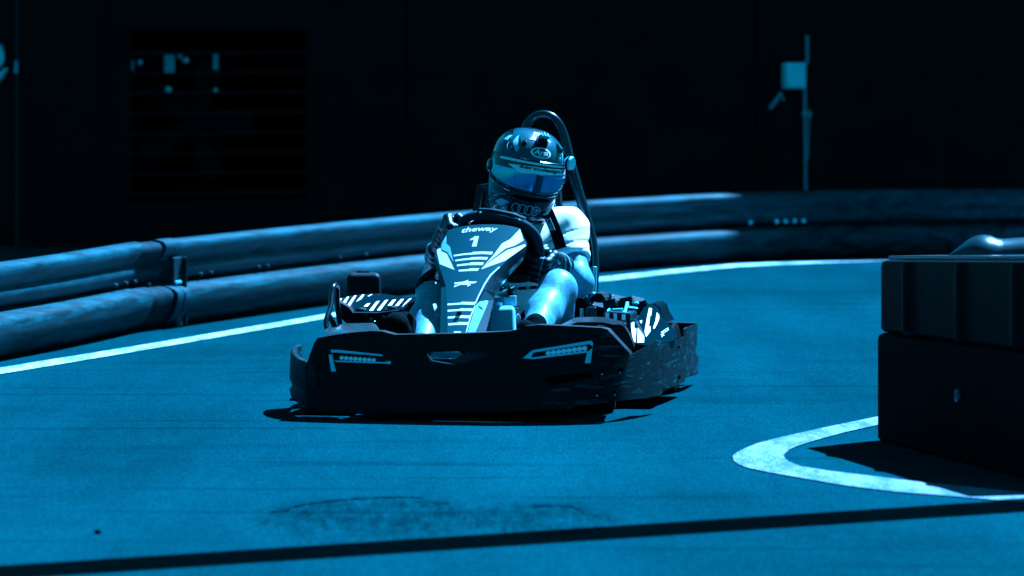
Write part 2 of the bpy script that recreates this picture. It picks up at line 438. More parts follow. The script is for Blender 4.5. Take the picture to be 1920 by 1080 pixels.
# ------------------------------------------------------------------ ground, paint
def flat(name, pts, z, m, kind='structure', label=None):
    b = MB(m); b.add([(p[0], p[1], z) for p in pts], [tuple(range(len(pts)))])
    o = b.build(name, smooth=0)
    if o.data.polygons[0].normal.z < 0: o.data.flip_normals()
    props(o, label, kind=kind); return o
b = MB(M['asphalt']); b.add([(-400, -60, 0), (400, -60, 0), (400, 900, 0), (-400, 900, 0)], [(0, 1, 2, 3)])
props(b.build('asphalt_track', smooth=0), kind='structure')
def ribbon(name, up, dn, m):
    b = MB(m); A = [G(*p) for p in up]; D = [G(*p) for p in dn]; n = len(A)
    vs = [(p.x, p.y, .004) for p in A + D]
    b.add(vs, [(n + i, n + i + 1, i + 1, i) for i in range(n - 1)])
    return props(b.build(name, smooth=0), kind='structure')
lc = [(-260, 750, 14), (-130, 722, 13), (0, 697, 11.8), (150, 672.5, 10.6), (301, 647.5, 9.4), (455, 621, 8.5), (612, 594, 7.6), (740, 574, 7.4), (870, 556, 7.2),
      (1000, 540, 7.2), (1117, 526, 7.2), (1250, 511, 6.6), (1386, 498.2, 5.2), (1520, 492.6, 3.8), (1644, 489.3, 2.8), (1800, 487, 2.6), (2100, 485, 2.6)]
ribbon('white_edge_line', [(x, y - t / 2) for x, y, t in lc], [(x, y + t / 2) for x, y, t in lc], M['line'])
outer = [(2050, 712), (1840, 746), (1645.6, 782.6), (1547, 803), (1460, 822.6), (1420, 833), (1398, 842), (1382, 850), (1373.7, 857), (1376, 866), (1386, 873), (1402.6, 879), (1440, 887), (1484, 894.8), (1580.6, 911.6), (1677, 923.7), (1773, 931), (1920, 944), (2100, 960)]
inner = [(2050, 722), (1840, 759), (1645.6, 798.5), (1580.6, 813), (1530, 827), (1510, 833), (1493, 839), (1479.5, 845), (1469, 855), (1472, 862), (1480, 868), (1499, 875.5), (1525, 880), (1556.6, 885), (1638, 894.8), (1734.6, 907), (1800, 913), (1920, 926), (2100, 942)]
ribbon('white_corner_line', outer, inner, M['line_worn'])
# broken tar seam along the far edge of the stain
rng_ = random.Random(3)
b = MB(M['tar'])
for seg in ([(508, 961), (552, 956.5)], [(540, 954), (570, 947), (610, 941), (655, 937), (700, 934.5), (760, 933), (800, 933.5)], [(806, 943), (850, 944.5)], [(1000, 949.5), (1040, 948.5), (1072, 950), (1088, 957), (1097, 965)]):
    P = []
    for a, c in zip(seg[:-1], seg[1:]):
        for k in range(6): P.append((a[0] + (c[0] - a[0]) * k / 6, a[1] + (c[1] - a[1]) * k / 6 + rng_.uniform(-.5, .5)))
    P = [G(*q) for q in P]; n = len(P)
    T = [(p.x, p.y + rng_.uniform(.004, .022), .004) for p in P] + [(p.x, p.y - rng_.uniform(.004, .022), .004) for p in P]
    b.add(T, [(n + i, n + i + 1, i + 1, i) for i in range(n - 1)])
props(b.build('tar_seam', smooth=0), kind='structure')

# ------------------------------------------------------------------ dark building behind
WO, WS, WH = V(-2.0, 31.0, 0), .34, 10.3      # a point of the wall, its slope in plan, its height
WA = math.atan(WS); wc, ws_ = math.cos(WA), math.sin(WA)
def WL(px, py, d=0.):
    """picture pixel -> wall coordinates (along the wall, depth behind its face, height)"""
    q = (px - 960) / FPX
    Y = (WO.y * wc - WO.x * ws_ + d) / (wc - ws_ * q); X = q * Y
    return V((X - WO.x) * wc + (Y - WO.y) * ws_, d, CAMH - (py - HOR) / FPX * Y)
def wworld(p): return WO + V(p.x * wc - p.y * ws_, p.x * ws_ + p.y * wc, p.z)
def wpx(px): return WL(px, HOR).x
def wroot(name, p): return empty(name, wworld(p), WA)
def wtop(b, name, p, **k):          # a single mesh standing in the wall's frame
    o = b.build(name, None, **k); o.data.transform(Matrix.Translation(-p)); o.location = wworld(p); o.rotation_euler = (0, 0, WA); return o
WY = 0.
bx0 = wpx(33)
wb0 = V(4, 0, 0); bld = wroot('building', wb0); props(bld, 'long black panelled building standing behind the guardrail', 'building')
off = -wb0
b = MB(M['wall'])
seams = [33, 196, 765, 1420, 2100, 3200, 4600]
gx0, gx1, gz0, gz1 = wpx(246), wpx(580), WL(410, 378).z, WL(410, 56).z
for i in range(len(seams) - 1):
    x0, x1 = wpx(seams[i]) + .006, wpx(seams[i + 1]) - .006
    yo = (.0, .02, .012, .0, .015, 0)[i]
    if i == 1:   # panel with the grille opening
        for (a, c, d, e) in ((x0, gx0, 0, WH), (gx1, x1, 0, WH), (gx0, gx1, 0, gz0), (gx0, gx1, gz1, WH)):
            b.box(((a + c) / 2, WY + .06 + yo, (d + e) / 2), (c - a, .12, e - d))
    else: b.box(((x0 + x1) / 2, WY + .06 + yo, WH / 2), (x1 - x0, .12, WH))
b.build('wall_panel', bld, smooth=0, loc=off)
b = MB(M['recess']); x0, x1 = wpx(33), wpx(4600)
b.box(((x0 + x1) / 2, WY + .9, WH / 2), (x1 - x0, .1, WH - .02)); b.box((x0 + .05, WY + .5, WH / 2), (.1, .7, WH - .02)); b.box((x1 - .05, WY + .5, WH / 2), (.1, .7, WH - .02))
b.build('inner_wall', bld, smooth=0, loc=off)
b = MB(M['wall']); b.box(((x0 + x1) / 2, WY + 2, WH + .08), (x1 - x0 + .1, 4.3, .14)); b.build('roof', bld, smooth=0, loc=off)
grl = MB(M['slat'])
for k in range(8):
    yy = 100 + k * 37.6
    z = WL(410, yy).z
    grl.box(((gx0 + gx1) / 2, WY + .05, z), (gx1 - gx0 - .004, .05, .007), rot=Matrix.Rotation(R(-8), 3, 'X'))
gr = grl.build('grille', bld, smooth=0, loc=off)
fan = MB(M['fan']); fc = V(wpx(398), WY + .45, WL(398, 228).z)
fan.lathe([(.06, -.03), (.075, -.02), (.075, .02), (.06, .03)], fc, (0, 1, 0))
for k in range(5):
    a = 2 * math.pi * k / 5; d = V(math.cos(a), 0, math.sin(a)); t = V(-math.sin(a), .5, math.cos(a)).normalized()
    p, q = fc + d * .075, fc + d * .40
    fan.hexa([p - t * .05, q - t * .09, q + t * .09, p + t * .05, p - t * .05 + V(0, .012, 0), q - t * .09 + V(0, .012, 0), q + t * .09 + V(0, .012, 0), p + t * .05 + V(0, .012, 0)])
fan.build('fan', bld, smooth=30, loc=off)
for (x, y, ww, hh, m) in ((248, 123, 5, 20, 0), (262, 117, 11, 13, 1), (317, 120, 20, 34, 0), (337, 106, 7, 9, 0), (348, 113, 12, 14, 1), (404, 115, 9, 32, 0), (315.5, 168, 13, 12, 1), (404, 169, 9, 9, 1)):  # pale pieces standing in for specks of light seen behind the grille
    speck = MB(M['palepipe'], M['bolt']); c = WL(x, y, .16); s_ = 31.2 / FPX
    if m: speck.lathe([(ww * s_ * .3, -.02), (ww * s_ * .5, -.012), (ww * s_ * .5, .02)], c, (0, 1, 0), m, 12)
    else: speck.box(c, (ww * s_, .03, hh * s_), m)
    speck.build('light_speck', bld, smooth=30, bevel=.004, loc=off)

# junction box with its conduit, on the wall
jp0 = WL(1489, 145); jb = wroot('junction_box', jp0); props(jb, 'pale square junction box on the dark wall with a thin conduit running down beside it', 'junction box')
jo = -jp0
b = MB(M['pale']); c = WL(1488.5, 142.5, WY - .05); b.box(c, (.145, .09, .175)); b.build('box', jb, bevel=.014, seg=3, loc=jo)
b = MB(M['pale']); b.box(WL(1489, 142.5, WY - .10), (.115, .012, .14)); b.build('cover', jb, bevel=.005, loc=jo)
b = MB(M['palepipe'])
b.tube(catmull([WL(1513, 70, WY - .03), WL(1513.5, 105, WY - .03), WL(1513, 118, WY - .03), WL(1509, 125, WY - .03), WL(1509, 200, WY - .03), WL(1510, 300, WY - .03), WL(1511.5, 460, WY - .03)], 5), .0085)
b.tube([WL(1517, 205, WY - .02), WL(1516, 245, WY - .02), WL(1514, 300, WY - .02)], .005)
b.lathe([(.012, -.02), (.02, -.01), (.02, .01), (.012, .02)], WL(1509, 214, WY - .03), (0, 0, 1)); b.lathe([(.008, -.02), (.014, 0), (.008, .02)], WL(1518, 215, WY - .02), (0, 0, 1))
b.lathe([(.006, -.015), (.014, 0), (.006, .015)], WL(1513, 71, WY - .03), (0, 0, 1))
b.build('conduit', jb, loc=jo)
wb = MB(M['palepipe']); wb.tube([WL(1444, 203, WY - .06), WL(1456, 188, WY - .09), WL(1463, 175, WY - .05)], [.014, .012, .009]); wb.tube([WL(1463, 174, WY - .05), WL(1469, 188, WY - .02)], .009)
props(wtop(wb, 'wall_hook', WL(1458, 188)), 'small bent metal hook on the dark wall below the pale junction box', 'hook')
# pale fittings on the building's end wall
b = MB(M['pale']); b.lathe([(.04, -.05), (.075, -.04), (.085, 0), (.075, .05)], WL(-6, 106, .46), (-.6, -.8, 0)); props(wtop(b, 'floodlight', WL(-6, 106, .46), smooth=50), 'round pale floodlight on the black end wall, cut by the left picture edge', 'lamp')
b = MB(M['pale']); b.tube([WL(-12, 160, .50), WL(6, 139, .34), WL(12, 130, .28)], [.025, .021, .013]); props(wtop(b, 'pipe_stub', WL(-2, 148, .4)), 'slanted pale pipe stub on the black end wall below the round floodlight', 'pipe')
b = MB(M['palepipe']); b.tube([WL(30.5, 114, WY - .02), WL(30.5, 124, WY - .02), WL(30, 137, WY - .02)], [.008, .011, .013]); props(wtop(b, 'door_latch', WL(30, 124)), 'short upright metal latch on the left edge of the black panelled building', 'latch')

# ------------------------------------------------------------------ guardrail
prof_up = [(-.012, .404), (.0, .413), (.03, .416), (.058, .409), (.073, .396), (.077, .382), (.067, .352), (.050, .330), (.040, .317), (.045, .301), (.051, .288), (.047, .266), (.034, .244), (.014, .226), (-.005, .216)]
prof_lo = [(-.03, .226), (-.01, .205), (.03, .204), (.070, .198), (.102, .185), (.120, .166), (.121, .145), (.110, .10), (.090, .06), (.055, .02), (.0, .006)]
def rail(path, prof, jitter, seed, flare0=0., flare1=0.):
    P = path; n = len(P); r = random.Random(seed); rings = []
    for i in range(n):
        t = (P[min(i + 1, n - 1)] - P[max(i - 1, 0)]).normalized(); nrm = V(t.y, -t.x, 0)   # towards the track
        f = 1 + flare0 * max(0, 1 - i * .5) + flare1 * max(0, 1 - (n - 1 - i) * .5)
        dv = r.uniform(-jitter, jitter)
        rings.append([P[i] + nrm * (d * f + dv + r.uniform(-jitter, jitter) * .3) + V(0, 0, z) for d, z in prof]
                     + [P[i] + nrm * (d * f - .012 + dv) + V(0, 0, z + (.002 if k else 0)) for k, (d, z) in reversed(list(enumerate(prof)))])
    return rings
def path_pts(px, n=6): return catmull([G(*p) for p in px], n)
def bolt(b, p, nrm, r=.012, m=0): b.lathe([(r, -.004), (r, .006), (r * .7, .012)], p, nrm, m, 10)
pl = path_pts([(-900, 892), (-430, 782), (-180, 723), (0, 681), (150, 651), (284, 620.6)], 7)
pr = path_pts([(336, 615), (470, 595.5), (610, 575.5), (800, 550.5), (980, 530), (1119, 513)], 8)
pr2 = path_pts([(1119, 513), (1230, 504), (1342, 495.5), (1450, 489.5), (1560, 486.2), (1640, 484.4), (1800, 483), (2050, 482.5), (2500, 484)], 7)
def offset(P, d):
    out = []
    for i in range(len(P)):
        t = (P[min(i + 1, len(P) - 1)] - P[max(i - 1, 0)]).normalized(); out.append(P[i] + V(t.y, -t.x, 0) * d)
    return out
def side_at(P, px):
    i = min(range(len(P)), key=lambda k: abs(960 + FPX * P[k].x / P[k].y - px))
    t = (P[min(i + 1, len(P) - 1)] - P[max(i - 1, 0)]).normalized(); return P[i], V(t.y, -t.x, 0)
def guard(label, path, bolts, seed, f0, f1, posts):
    path = offset(path, -.10)
    g = empty('guardrail', path[len(path) // 2]); props(g, label, 'guardrail', 'guardrail sections along the outside of the track'); o = -Vector(g.location)
    MB(M['zinc']).loft(rail(path, prof_up, .0012, seed, f0, f1)).build('upper_beam', g, smooth=50, loc=o)
    MB(M['zincs']).loft(rail(path, prof_lo, .0016, seed + 1, f0, f1)).build('lower_beam', g, smooth=50, loc=o)
    for px, z in bolts:
        bb = MB(M['bolt'] if seed == 9 else M['zincs']); p, n = side_at(path, px); bolt(bb, p + n * .045 + V(0, 0, z), n, .015 if seed == 9 else .010); bb.build('bolt', g, smooth=30, loc=o)
    for px in posts:
        p, n = side_at(path, px); q = MB(M['zincd'])
        q.box(p - n * .07 + V(0, 0, .2), (.07, .07, .40)); q.build('post', g, smooth=0, bevel=.006, loc=o)
    return g
guard('near left guardrail section with scraped zinc beams, ending at the bolted joint', pl, [(203, .236), (223, .236), (238, .236)], 1, 0, .10, (-150, 60, 200))
guard('long guardrail section directly behind the kart, starting at the bolted joint', pr, [(352, .236), (372, .236), (470, .236), (490, .236), (615, .236), (672, .236)], 5, .1, 0, (420, 700, 950))
guard('far right guardrail section lying in the shade of the building', pr2, [(1398, .236), (1447, .236), (1461, .236), (1486, .236), (1502, .236)], 9, 0, 0, (1200, 1475, 1700))
# bolted joint between the first two sections
jn = empty('rail_joint', G(308, 619)); props(jn, 'wrapped steel joint clamp with bolts between the two nearest guardrail sections', 'rail joint'); jo2 = -Vector(jn.location)
jp = offset(path_pts([(266, 624.5), (290, 621.5), (312, 618.2), (334, 615.2), (346, 613.5)], 4), -.10)
def grow(prof, k): return [(d + k, z + (k * .6 if z > .3 else (-k * .1 if z < .1 else 0))) for d, z in prof]
q = MB(M['zinc']); q.loft(rail(jp[9:], grow(prof_up[:9], .008), 0, 1)); q.build('upper_sleeve', jn, smooth=50, loc=jo2)
q = MB(M['zincd']); q.loft(rail(jp[:11], grow(prof_up, -.006), 0, 1)); q.loft(rail(jp[:11], grow(prof_lo, -.010), 0, 1)); q.build('neck', jn, smooth=50, loc=jo2)
q = MB(M['zinc']); q.loft(rail(jp[10:], grow(prof_lo, .010), 0, 1)); q.build('lower_sleeve', jn, smooth=50, loc=jo2)
p, n = side_at(jp, 306); t = V(-n.y, n.x, 0)
rm = Matrix((t, n, V(0, 0, 1))).transposed()
q = MB(M['zincd']); q.box(p + n * .035 + V(0, 0, .17), (.10, .09, .33), rot=rm); q.box(p + n * .086 + t * .052 + V(0, 0, .17), (.018, .03, .33), rot=rm); q.build('clamp_plate', jn, smooth=0, bevel=.008, loc=jo2)
q = MB(M['zincs']); q.box(p + n * .085 + V(0, 0, .165) - t * .015, (.08, .02, .042), rot=rm); q.box(p + n * .085 + V(0, 0, .06) - t * .012, (.07, .02, .105), rot=rm); q.build('lug', jn, smooth=0, bevel=.004, loc=jo2)
for (a, z) in ((-.028, .215), (.006, .215), (-.028, .125), (-.004, .125)):
    q = MB(M['bolt']); bolt(q, p + n * .08 + t * a + V(0, 0, z), n, .009); q.build('bolt', jn, smooth=30, loc=jo2)

# ------------------------------------------------------------------ overhead gantry beam added out of view to cast the foreground shadow
gh = 4.6
def up_sun(p, h): return V(p.x + SUN.x / SUN.z * h, p.y + SUN.y / SUN.z * h, h)
a, c = G(0, 1074), G(1920, 948)
d = (c - a).normalized(); ga, gb = up_sun(a - d * 7, gh), up_sun(c + d * 4.5, gh)
gn = empty('shadow_gantry', (ga.x, ga.y, 0)); props(gn, 'plain overhead gantry beam on posts added out of view to shadow the foreground asphalt', 'shadow_gantry'); o = -Vector(gn.location)
rm = Matrix((d, V(-d.y, d.x, 0), V(0, 0, 1))).transposed()
MB(M['wall']).box((ga + gb) / 2, ((gb - ga).length, .26, .30), rot=rm).build('beam', gn, smooth=0, bevel=.01, loc=o)
for e in (ga + d * .2, gb - d * .2):
    MB(M['wall']).box((e.x, e.y, (gh - .15) / 2), (.16, .16, gh - .15), rot=rm).build('post', gn, smooth=0, bevel=.01, loc=o)

# ------------------------------------------------------------------ barrier blocks on the right
P0, P1 = V(1.275, 16.76, 0), V(1.638, 15.36, 0)
fd = (P1 - P0).normalized(); bn = V(-fd.y, fd.x, 0)         # into the block
if bn.x < 0: bn = -bn
P1 = P0 + fd * 1.75
def plan(inset, flute, wd=.62):
    n = 90; L = 1.75; out = []
    def rr(pts): return pts
    r = .05
    for i in range(n + 1):
        u = i / n * L; e = 0.
        if flute:
            ph = (u % .53) / .53; e = -.020 * math.exp(-((ph - .62) / .075) ** 2)
        cr = max(0, r - u); e += r - math.sqrt(max(0, r * r - cr * cr)) if u < r else 0
        out.append(P0 + fd * u + bn * (e + inset))
    out.append(P0 + fd * (L - inset) + bn * (wd - inset))
    out.append(P0 + fd * (r + inset) + bn * (wd - inset))
    out.append(P0 + fd * inset + bn * (wd - r)); 
    out.append(P0 + fd * (inset) + bn * r)
    return out
def zrise(p): return max(0, (p - P0).dot(fd))
def block(name, label, z0, z1, sl0, sl1, flute, m, push):
    b = MB(m); rings = []
    for (dz, ins) in ((0, .012), (.012, 0), (.5, 0), (-.02, 0), (-.006, .006), (0, .022)):
        pl_ = plan(ins + push, flute)
        rr = []
        for p in pl_:
            u = zrise(p); a_, c_ = z0 + sl0 * u, z1 + sl1 * u
            z = a_ + dz if 0 <= dz < .1 and len(rings) < 2 else (a_ + .5 * (c_ - a_) if dz == .5 else c_ + dz)
            rr.append(V(p.x, p.y, z))
        rings.append(rr)
    b.loft(rings)
    o_ = b.build(name, None, smooth=35); return props(o_, label, 'barrier block', 'black barrier blocks on the inside of the corner')
lowb = block('barrier_block', 'scuffed lower barrier block resting on the ground at the inside of the corner', .0, .375, 0, .020, False, M['blockd'], -.012)
block('barrier_block', 'fluted black barrier block stacked on top of the scuffed one', .379, .628, .020, .048, True, M['block'], 0)
pp = MB(M['hump'])
cpos = P0 + fd * .86; cpos = V(cpos.x, cpos.y, .22) - bn * .012
pp.lathe([(.024, 0), (.021, .006), (.012, .009)], cpos, -bn, 0, 20)
o = pp.build('plug', None); o.parent = lowb
# dusty round-ended cap lying on the block
hp = MB(M['hump'])
rings = []; x0_ = W(1778, 480, 16.3).x
for u, r_ in ((.0, .004), (.02, .018), (.045, .036), (.07, .054), (.095, .064), (.12, .067), (.145, .064), (.165, .056), (.185, .054), (.24, .058), (.32, .061), (.40, .062), (.47, .060), (.49, .03)):
    zz = .628 + .048 * .5 + .012
    rings.append([V(x0_ + u, 16.3, zz) + V(0, math.cos(a_) * r_ * 1.25, max(0, math.sin(a_)) * r_ * 1.10) for a_ in [math.pi * k / 12 for k in range(13)]])
hp.loft(rings); props(hp.build('padding_roll', None, smooth=50), 'dusty rounded padding roll lying on top of the fluted barrier block', 'padding')
lid = MB(M['hump'])  # dusty plate spans the top, its paler colour also standing for the sunlit line
for u0, u1 in ((.03, 1.7),):
    zz = lambda u: .628 + .048 * u + .003
    A_, B_ = P0 + fd * u0 + bn * .03, P0 + fd * u1 + bn * .03; C_, D_ = P0 + fd * u1 + bn * .58, P0 + fd * u0 + bn * .58
    top = [V(q.x, q.y, zz(zrise(q)) + .012) for q in (A_, B_, C_, D_)]; bot = [V(q.x, q.y, zz(zrise(q)) - .002) for q in (A_, B_, C_, D_)]
    lid.hexa(top + bot)
o = lid.build('cover_plate', None, smooth=0, bevel=.004); props(o, 'thin flat dusty plate on the fluted barrier block, under the rounded padding roll', 'plate')
# a little stone on the asphalt
b = MB(M['tar']); b.lathe([(.007, 0), (.012, .005), (.009, .011), (.0025, .013)], G(183, 1001), (0, .1, 1), 0, 7)
props(b.build('stone', None), 'tiny dark stone lying alone on the near left asphalt', 'stone')

exec_kart = True
# ================================================================== THE KART
kart = empty('go_kart', (KX0, KY0, 0), -KA); props(kart, 'black and blue rental go kart with white stripes and number 1 cornering on the track', 'go kart')
BK = V(0, 1, 0)
def bump_y(px, py):
    u = (px - 850) / 300.0
    y = .005 + (.085 * abs(u) ** 2.4 if u < 0 else .095 * u ** 2.6)
    return y + max(0, (770 - py)) / 155 * .045
def fb(px, py): return K(px, py, bump_y(px, py))
fo = [(573, 690), (574, 684), (589, 643), (595, 634), (620, 629), (645.5, 625), (675, 622), (696, 620.5), (716, 621), (728, 624.5), (740, 627.5), (800, 626.5), (870, 625), (930, 622.3), (958, 620.8), (972, 616.5), (985.5, 611.5), (1009, 609), (1060, 611), (1128, 614.6), (1139, 617.5),
      (1160, 640), (1180, 661.5), (1181, 667), (1165, 673), (1150, 679.5), (1146, 690), (1140, 725), (1134.6, 756), (1080, 762.5), (1003, 769), (930, 772.5), (850, 774), (760, 775), (660, 775), (600, 772), (575, 768)]
hl_l = [(620, 655.5), (636, 656), (716, 664.5), (731, 676.5), (730.5, 681), (631, 677.5), (626.5, 676), (629.5, 694), (621, 695), (616.5, 666), (621.5, 664)]
hl_r = [(980.5, 671.5), (998.5, 656.5), (1108, 638.5), (1112.5, 643), (1107.5, 680), (1097, 679.5), (1100.5, 663), (1098, 660.5), (998, 673)]
slot = [(794, 664.5), (799, 660.5), (880, 659), (909, 659), (915, 664), (912, 669), (903, 672.5), (856, 684.5), (843, 684), (806, 678)]
scr = [(1139, 619), (1179, 662), (1179, 667), (1150, 678), (1133, 756), (1085, 760), (1012, 765), (1022, 742), (1045, 722), (1085, 712), (1113, 698), (1116, 640), (1100, 632), (1110, 622)]
b = MB(M['blackpl'], M['scuff'])
b.sheet(fo, fb, BK * .06, holes=[hl_l, hl_r, slot], regions=[(scr, 1)], grid=13)
fbump = b.build('front_bumper', kart, smooth=45, bevel=.010, seg=3)
# dark slits and bolt holes of the bumper's right half
b = MB(M['blackpl'], M['bolt'], M['recess'])
def off_y(f, d): return lambda px, py: f(px, py) + V(0, d, 0)
b.sheet([(1032, 705), (1080, 701), (1108, 697.5), (1109, 707), (1060, 716), (1036, 722), (1020, 715)], off_y(fb, -.0025), BK * .004, grid=20, m=2); b.build('bumper_slit', fbump, smooth=30)
for (px, py) in ((1129, 697), (1119.5, 737)):
    b = MB(M['blackpl'], M['bolt'], M['recess']); b.lathe([(.0085, -.002), (.0085, .003)], fb(px, py), (0, 1, 0), 2, 14); b.lathe([(.003, -.004), (.003, 0)], fb(px, py + 4.5), (0, 1, 0), 1, 8); b.build('bolt_hole', fbump, smooth=30)
# pieces seen through the central slot
b = MB(M['panel'], M['paneld'])
b.sheet([(838, 682), (880, 657), (918, 655), (920, 668), (905, 678), (858, 690)], lambda x, y: K(x, y, .085), BK * .02, grid=20, regions=[([(838, 682), (868, 664), (880, 657), (884, 657), (868, 688), (858, 690)], 1)])
b.build('slot_liner', fbump, smooth=0)
def headlight(outline, leds, frame_polys, r):
    h = MB(M['blackgl']); h.sheet([tuple(p) for p in outline], off_y(fb, .022), BK * .03, grid=20)
    ho = h.build('headlight', kart, smooth=30)
    f = MB(M['chrome'], M['bolt'])
    for p, m in frame_polys: f.sheet(p, off_y(fb, -.003), BK * .022, grid=20, m=m)
    f.build('lamp_trim', ho, smooth=30, bevel=.0015)
    for (px, py) in leds:
        l = MB(M['led']); rr = r * 18 / FPX
        l.lathe([(rr, .012), (rr, .0), (rr * .86, -.004), (rr * .5, -.0068), (rr * .12, -.0078)], fb(px, py) + V(0, .012, 0), (0, 1, 0), 0, 14)
        l.build('lamp_lens', ho, smooth=60)
headlight(hl_l, [(639 + i * (699.5 - 639) / 7, 671.5 + i * .65) for i in range(8)],
          [([(620, 655.5), (636, 656), (716, 664.5), (718, 668), (636, 661), (622, 661)], 0), ([(626.5, 676), (631, 676), (730.5, 679.5), (730.5, 682), (631, 678.5)], 0),
           ([(616.5, 666), (622, 664), (629.5, 694), (621, 695)], 0), ([(722, 678), (733, 677), (733, 682.5), (728, 682.5)], 1), ([(621, 693), (630, 692), (630, 696), (622, 697)], 1)], 3.9)
headlight(hl_r, [(1026.5 + i * (1095 - 1026.5) / 7, 663 - i * 1.36) for i in range(8)],
          [([(998.5, 656.5), (1108, 638.5), (1112.5, 643), (1111, 650), (1106, 645), (1000, 661)], 0), ([(980.5, 671.5), (998.5, 656.5), (1001, 660), (996, 668), (998, 673)], 1),
           ([(997, 670.5), (1100.5, 657.5), (1101, 661), (998, 673.5)], 0), ([(1101, 661), (1111, 652), (1107.5, 680), (1097, 679.5)], 0), ([(1098, 675), (1107, 674), (1106.5, 681), (1096.5, 680.5)], 1)], 4.7)

def corner_y(px): return .115 + .40 * max(0, (px - 1136) / 102) ** 1.7
b = MB(M['scuff'], M['recess'], M['bolt'])
ca = [(1152, 679), (1168, 671), (1190, 661), (1212, 649), (1229, 638.6), (1238.5, 640.5), (1237, 665), (1233.5, 687), (1239, 707), (1238, 741.5), (1215, 746), (1175, 750.5), (1138.5, 754), (1141, 725), (1147, 692)]
def cf(px, py): return K(px, py, corner_y(px))
b.sheet(ca, cf, BK * .03, grid=10)
for (px, py) in ((1163, 694), (1153.5, 735.5)):
    b.lathe([(.0085, -.003), (.0085, .006)], cf(px, py), (.2, 1, 0), 1, 14); b.lathe([(.003, -.005), (.003, 0)], cf(px, py + 4.5), (0, 1, 0), 2, 8)
b.build('corner_bumper', kart, smooth=45, bevel=.004)
# left corner of the bumper, turning back
b = MB(M['scuffg'])
lp = [K(592, 700, .075), K(580, 700, .095), K(562, 700, .16), K(552, 700, .24), K(547, 700, .34), K(548, 700, .46), K(556, 700, .56)]
lp = catmull([V(p.x, p.y, 0) for p in lp], 5); n = len(lp)
rings = []
for i, p in enumerate(lp):
    t = (lp[min(i + 1, n - 1)] - lp[max(i - 1, 0)]).normalized(); nr = V(-t.y, t.x, 0)
    if nr.x < 0: nr = -nr
    zt = .195 + .045 * i / n; zb = .05
    rings.append([p + V(0, 0, zb), p - nr * .008 + V(0, 0, zb + .03), p + nr * .004 + V(0, 0, .10), p - nr * .008 + V(0, 0, .125), p - nr * .004 + V(0, 0, zt - .01), p + nr * .004 + V(0, 0, zt), p + nr * .02 + V(0, 0, zt), p + nr * .02 + V(0, 0, zb)])
b.loft(rings); b.build('corner_bumper', kart, smooth=50)

# side skirts and rear wrap on the viewer's right
def sb_y(px): return .84 + .52 * max(0, (px - 1236) / 48) ** 1.3
b = MB(M['scuff'], M['recess'], M['bolt'])
b.sheet([(1236, 648), (1250, 644.5), (1263, 639.7), (1275, 634), (1282.5, 629), (1284, 640), (1283, 690), (1281.5, 716), (1278, 720), (1262, 725), (1238, 729.5)], lambda x, y: K(x, y, sb_y(x)), BK * .04, grid=7)
b.lathe([(.008, -.003), (.008, .006)], K(1271.5, 707, sb_y(1271.5)), (.6, 1, 0), 1, 10)
b.lathe([(.006, -.003), (.006, .006)], K(1272, 651, sb_y(1272)), (.6, 1, 0), 1, 10)
b.build('side_bumper', kart, smooth=45, bevel=.004)
def rb_y(px): return 1.55 + .35 * max(0, (px - 1282) / 24) ** 1.4
b = MB(M['scuffg'], M['recess'])
b.sheet([(1281, 616), (1290, 612), (1303.6, 607.5), (1305.8, 610), (1305, 649), (1302, 655), (1302, 662), (1306, 669), (1308, 672), (1307, 702), (1296, 705.5), (1283, 709.5)], lambda x, y: K(x, y, rb_y(x)), BK * .03, grid=6)
pr_ = K(1304, 640, 1.9)
b.box((0.0, 1.93, .15), (1.16, .06, .17)); b.build('rear_bumper', kart, smooth=45, bevel=.004)
b = MB(M['blackpl']); b.sheet([(1248, 604), (1303, 606), (1303, 612), (1280, 622), (1255, 614)], lambda x, y: K(x, y, 1.86), BK * .04, grid=15); b.build('rear_bumper_lip', kart, smooth=30)

# viewer's left fender, seen over the bumper
b = MB(M['scuffg'], M['blackpl'])
b.sheet([(608, 619), (612, 616), (633, 613), (640, 607.3), (697, 606.3), (702, 610), (709, 619), (700, 626), (640, 632), (616, 632)], lambda x, y: K(x, y, .17 + (632 - y) / 26 * .16), BK * .03, grid=10,
        regions=[([(633, 613.3), (641, 609), (674, 620), (664, 624.5)], 1), ([(692, 607), (694, 607), (695, 618), (692, 618)], 1)])
b.build('front_fender', kart, smooth=30, bevel=.003)
# viewer's right fender
b = MB(M['blackgl'])
path = [(1052, 611), (1066, 604), (1081.5, 597.5), (1105, 596.8), (1130, 597), (1150, 601), (1166, 606), (1175, 616), (1183, 632), (1190, 650)]
ring = []
for px, py in path:
    f = K(px, py + (7 if px < 1160 else 2), .26); k = K(px, py, .55); mdl = K(px, py + 2, .40); mdl.z += .006
    ring.append([f, f.lerp(mdl, .6) + V(0, 0, .008), mdl, mdl.lerp(k, .5) + V(0, 0, .004), k, k - V(0, 0, .012), mdl - V(0, 0, .014), f - V(0, 0, .012)])
b.loft(ring); b.build('front_fender', kart, smooth=40, bevel=.003)

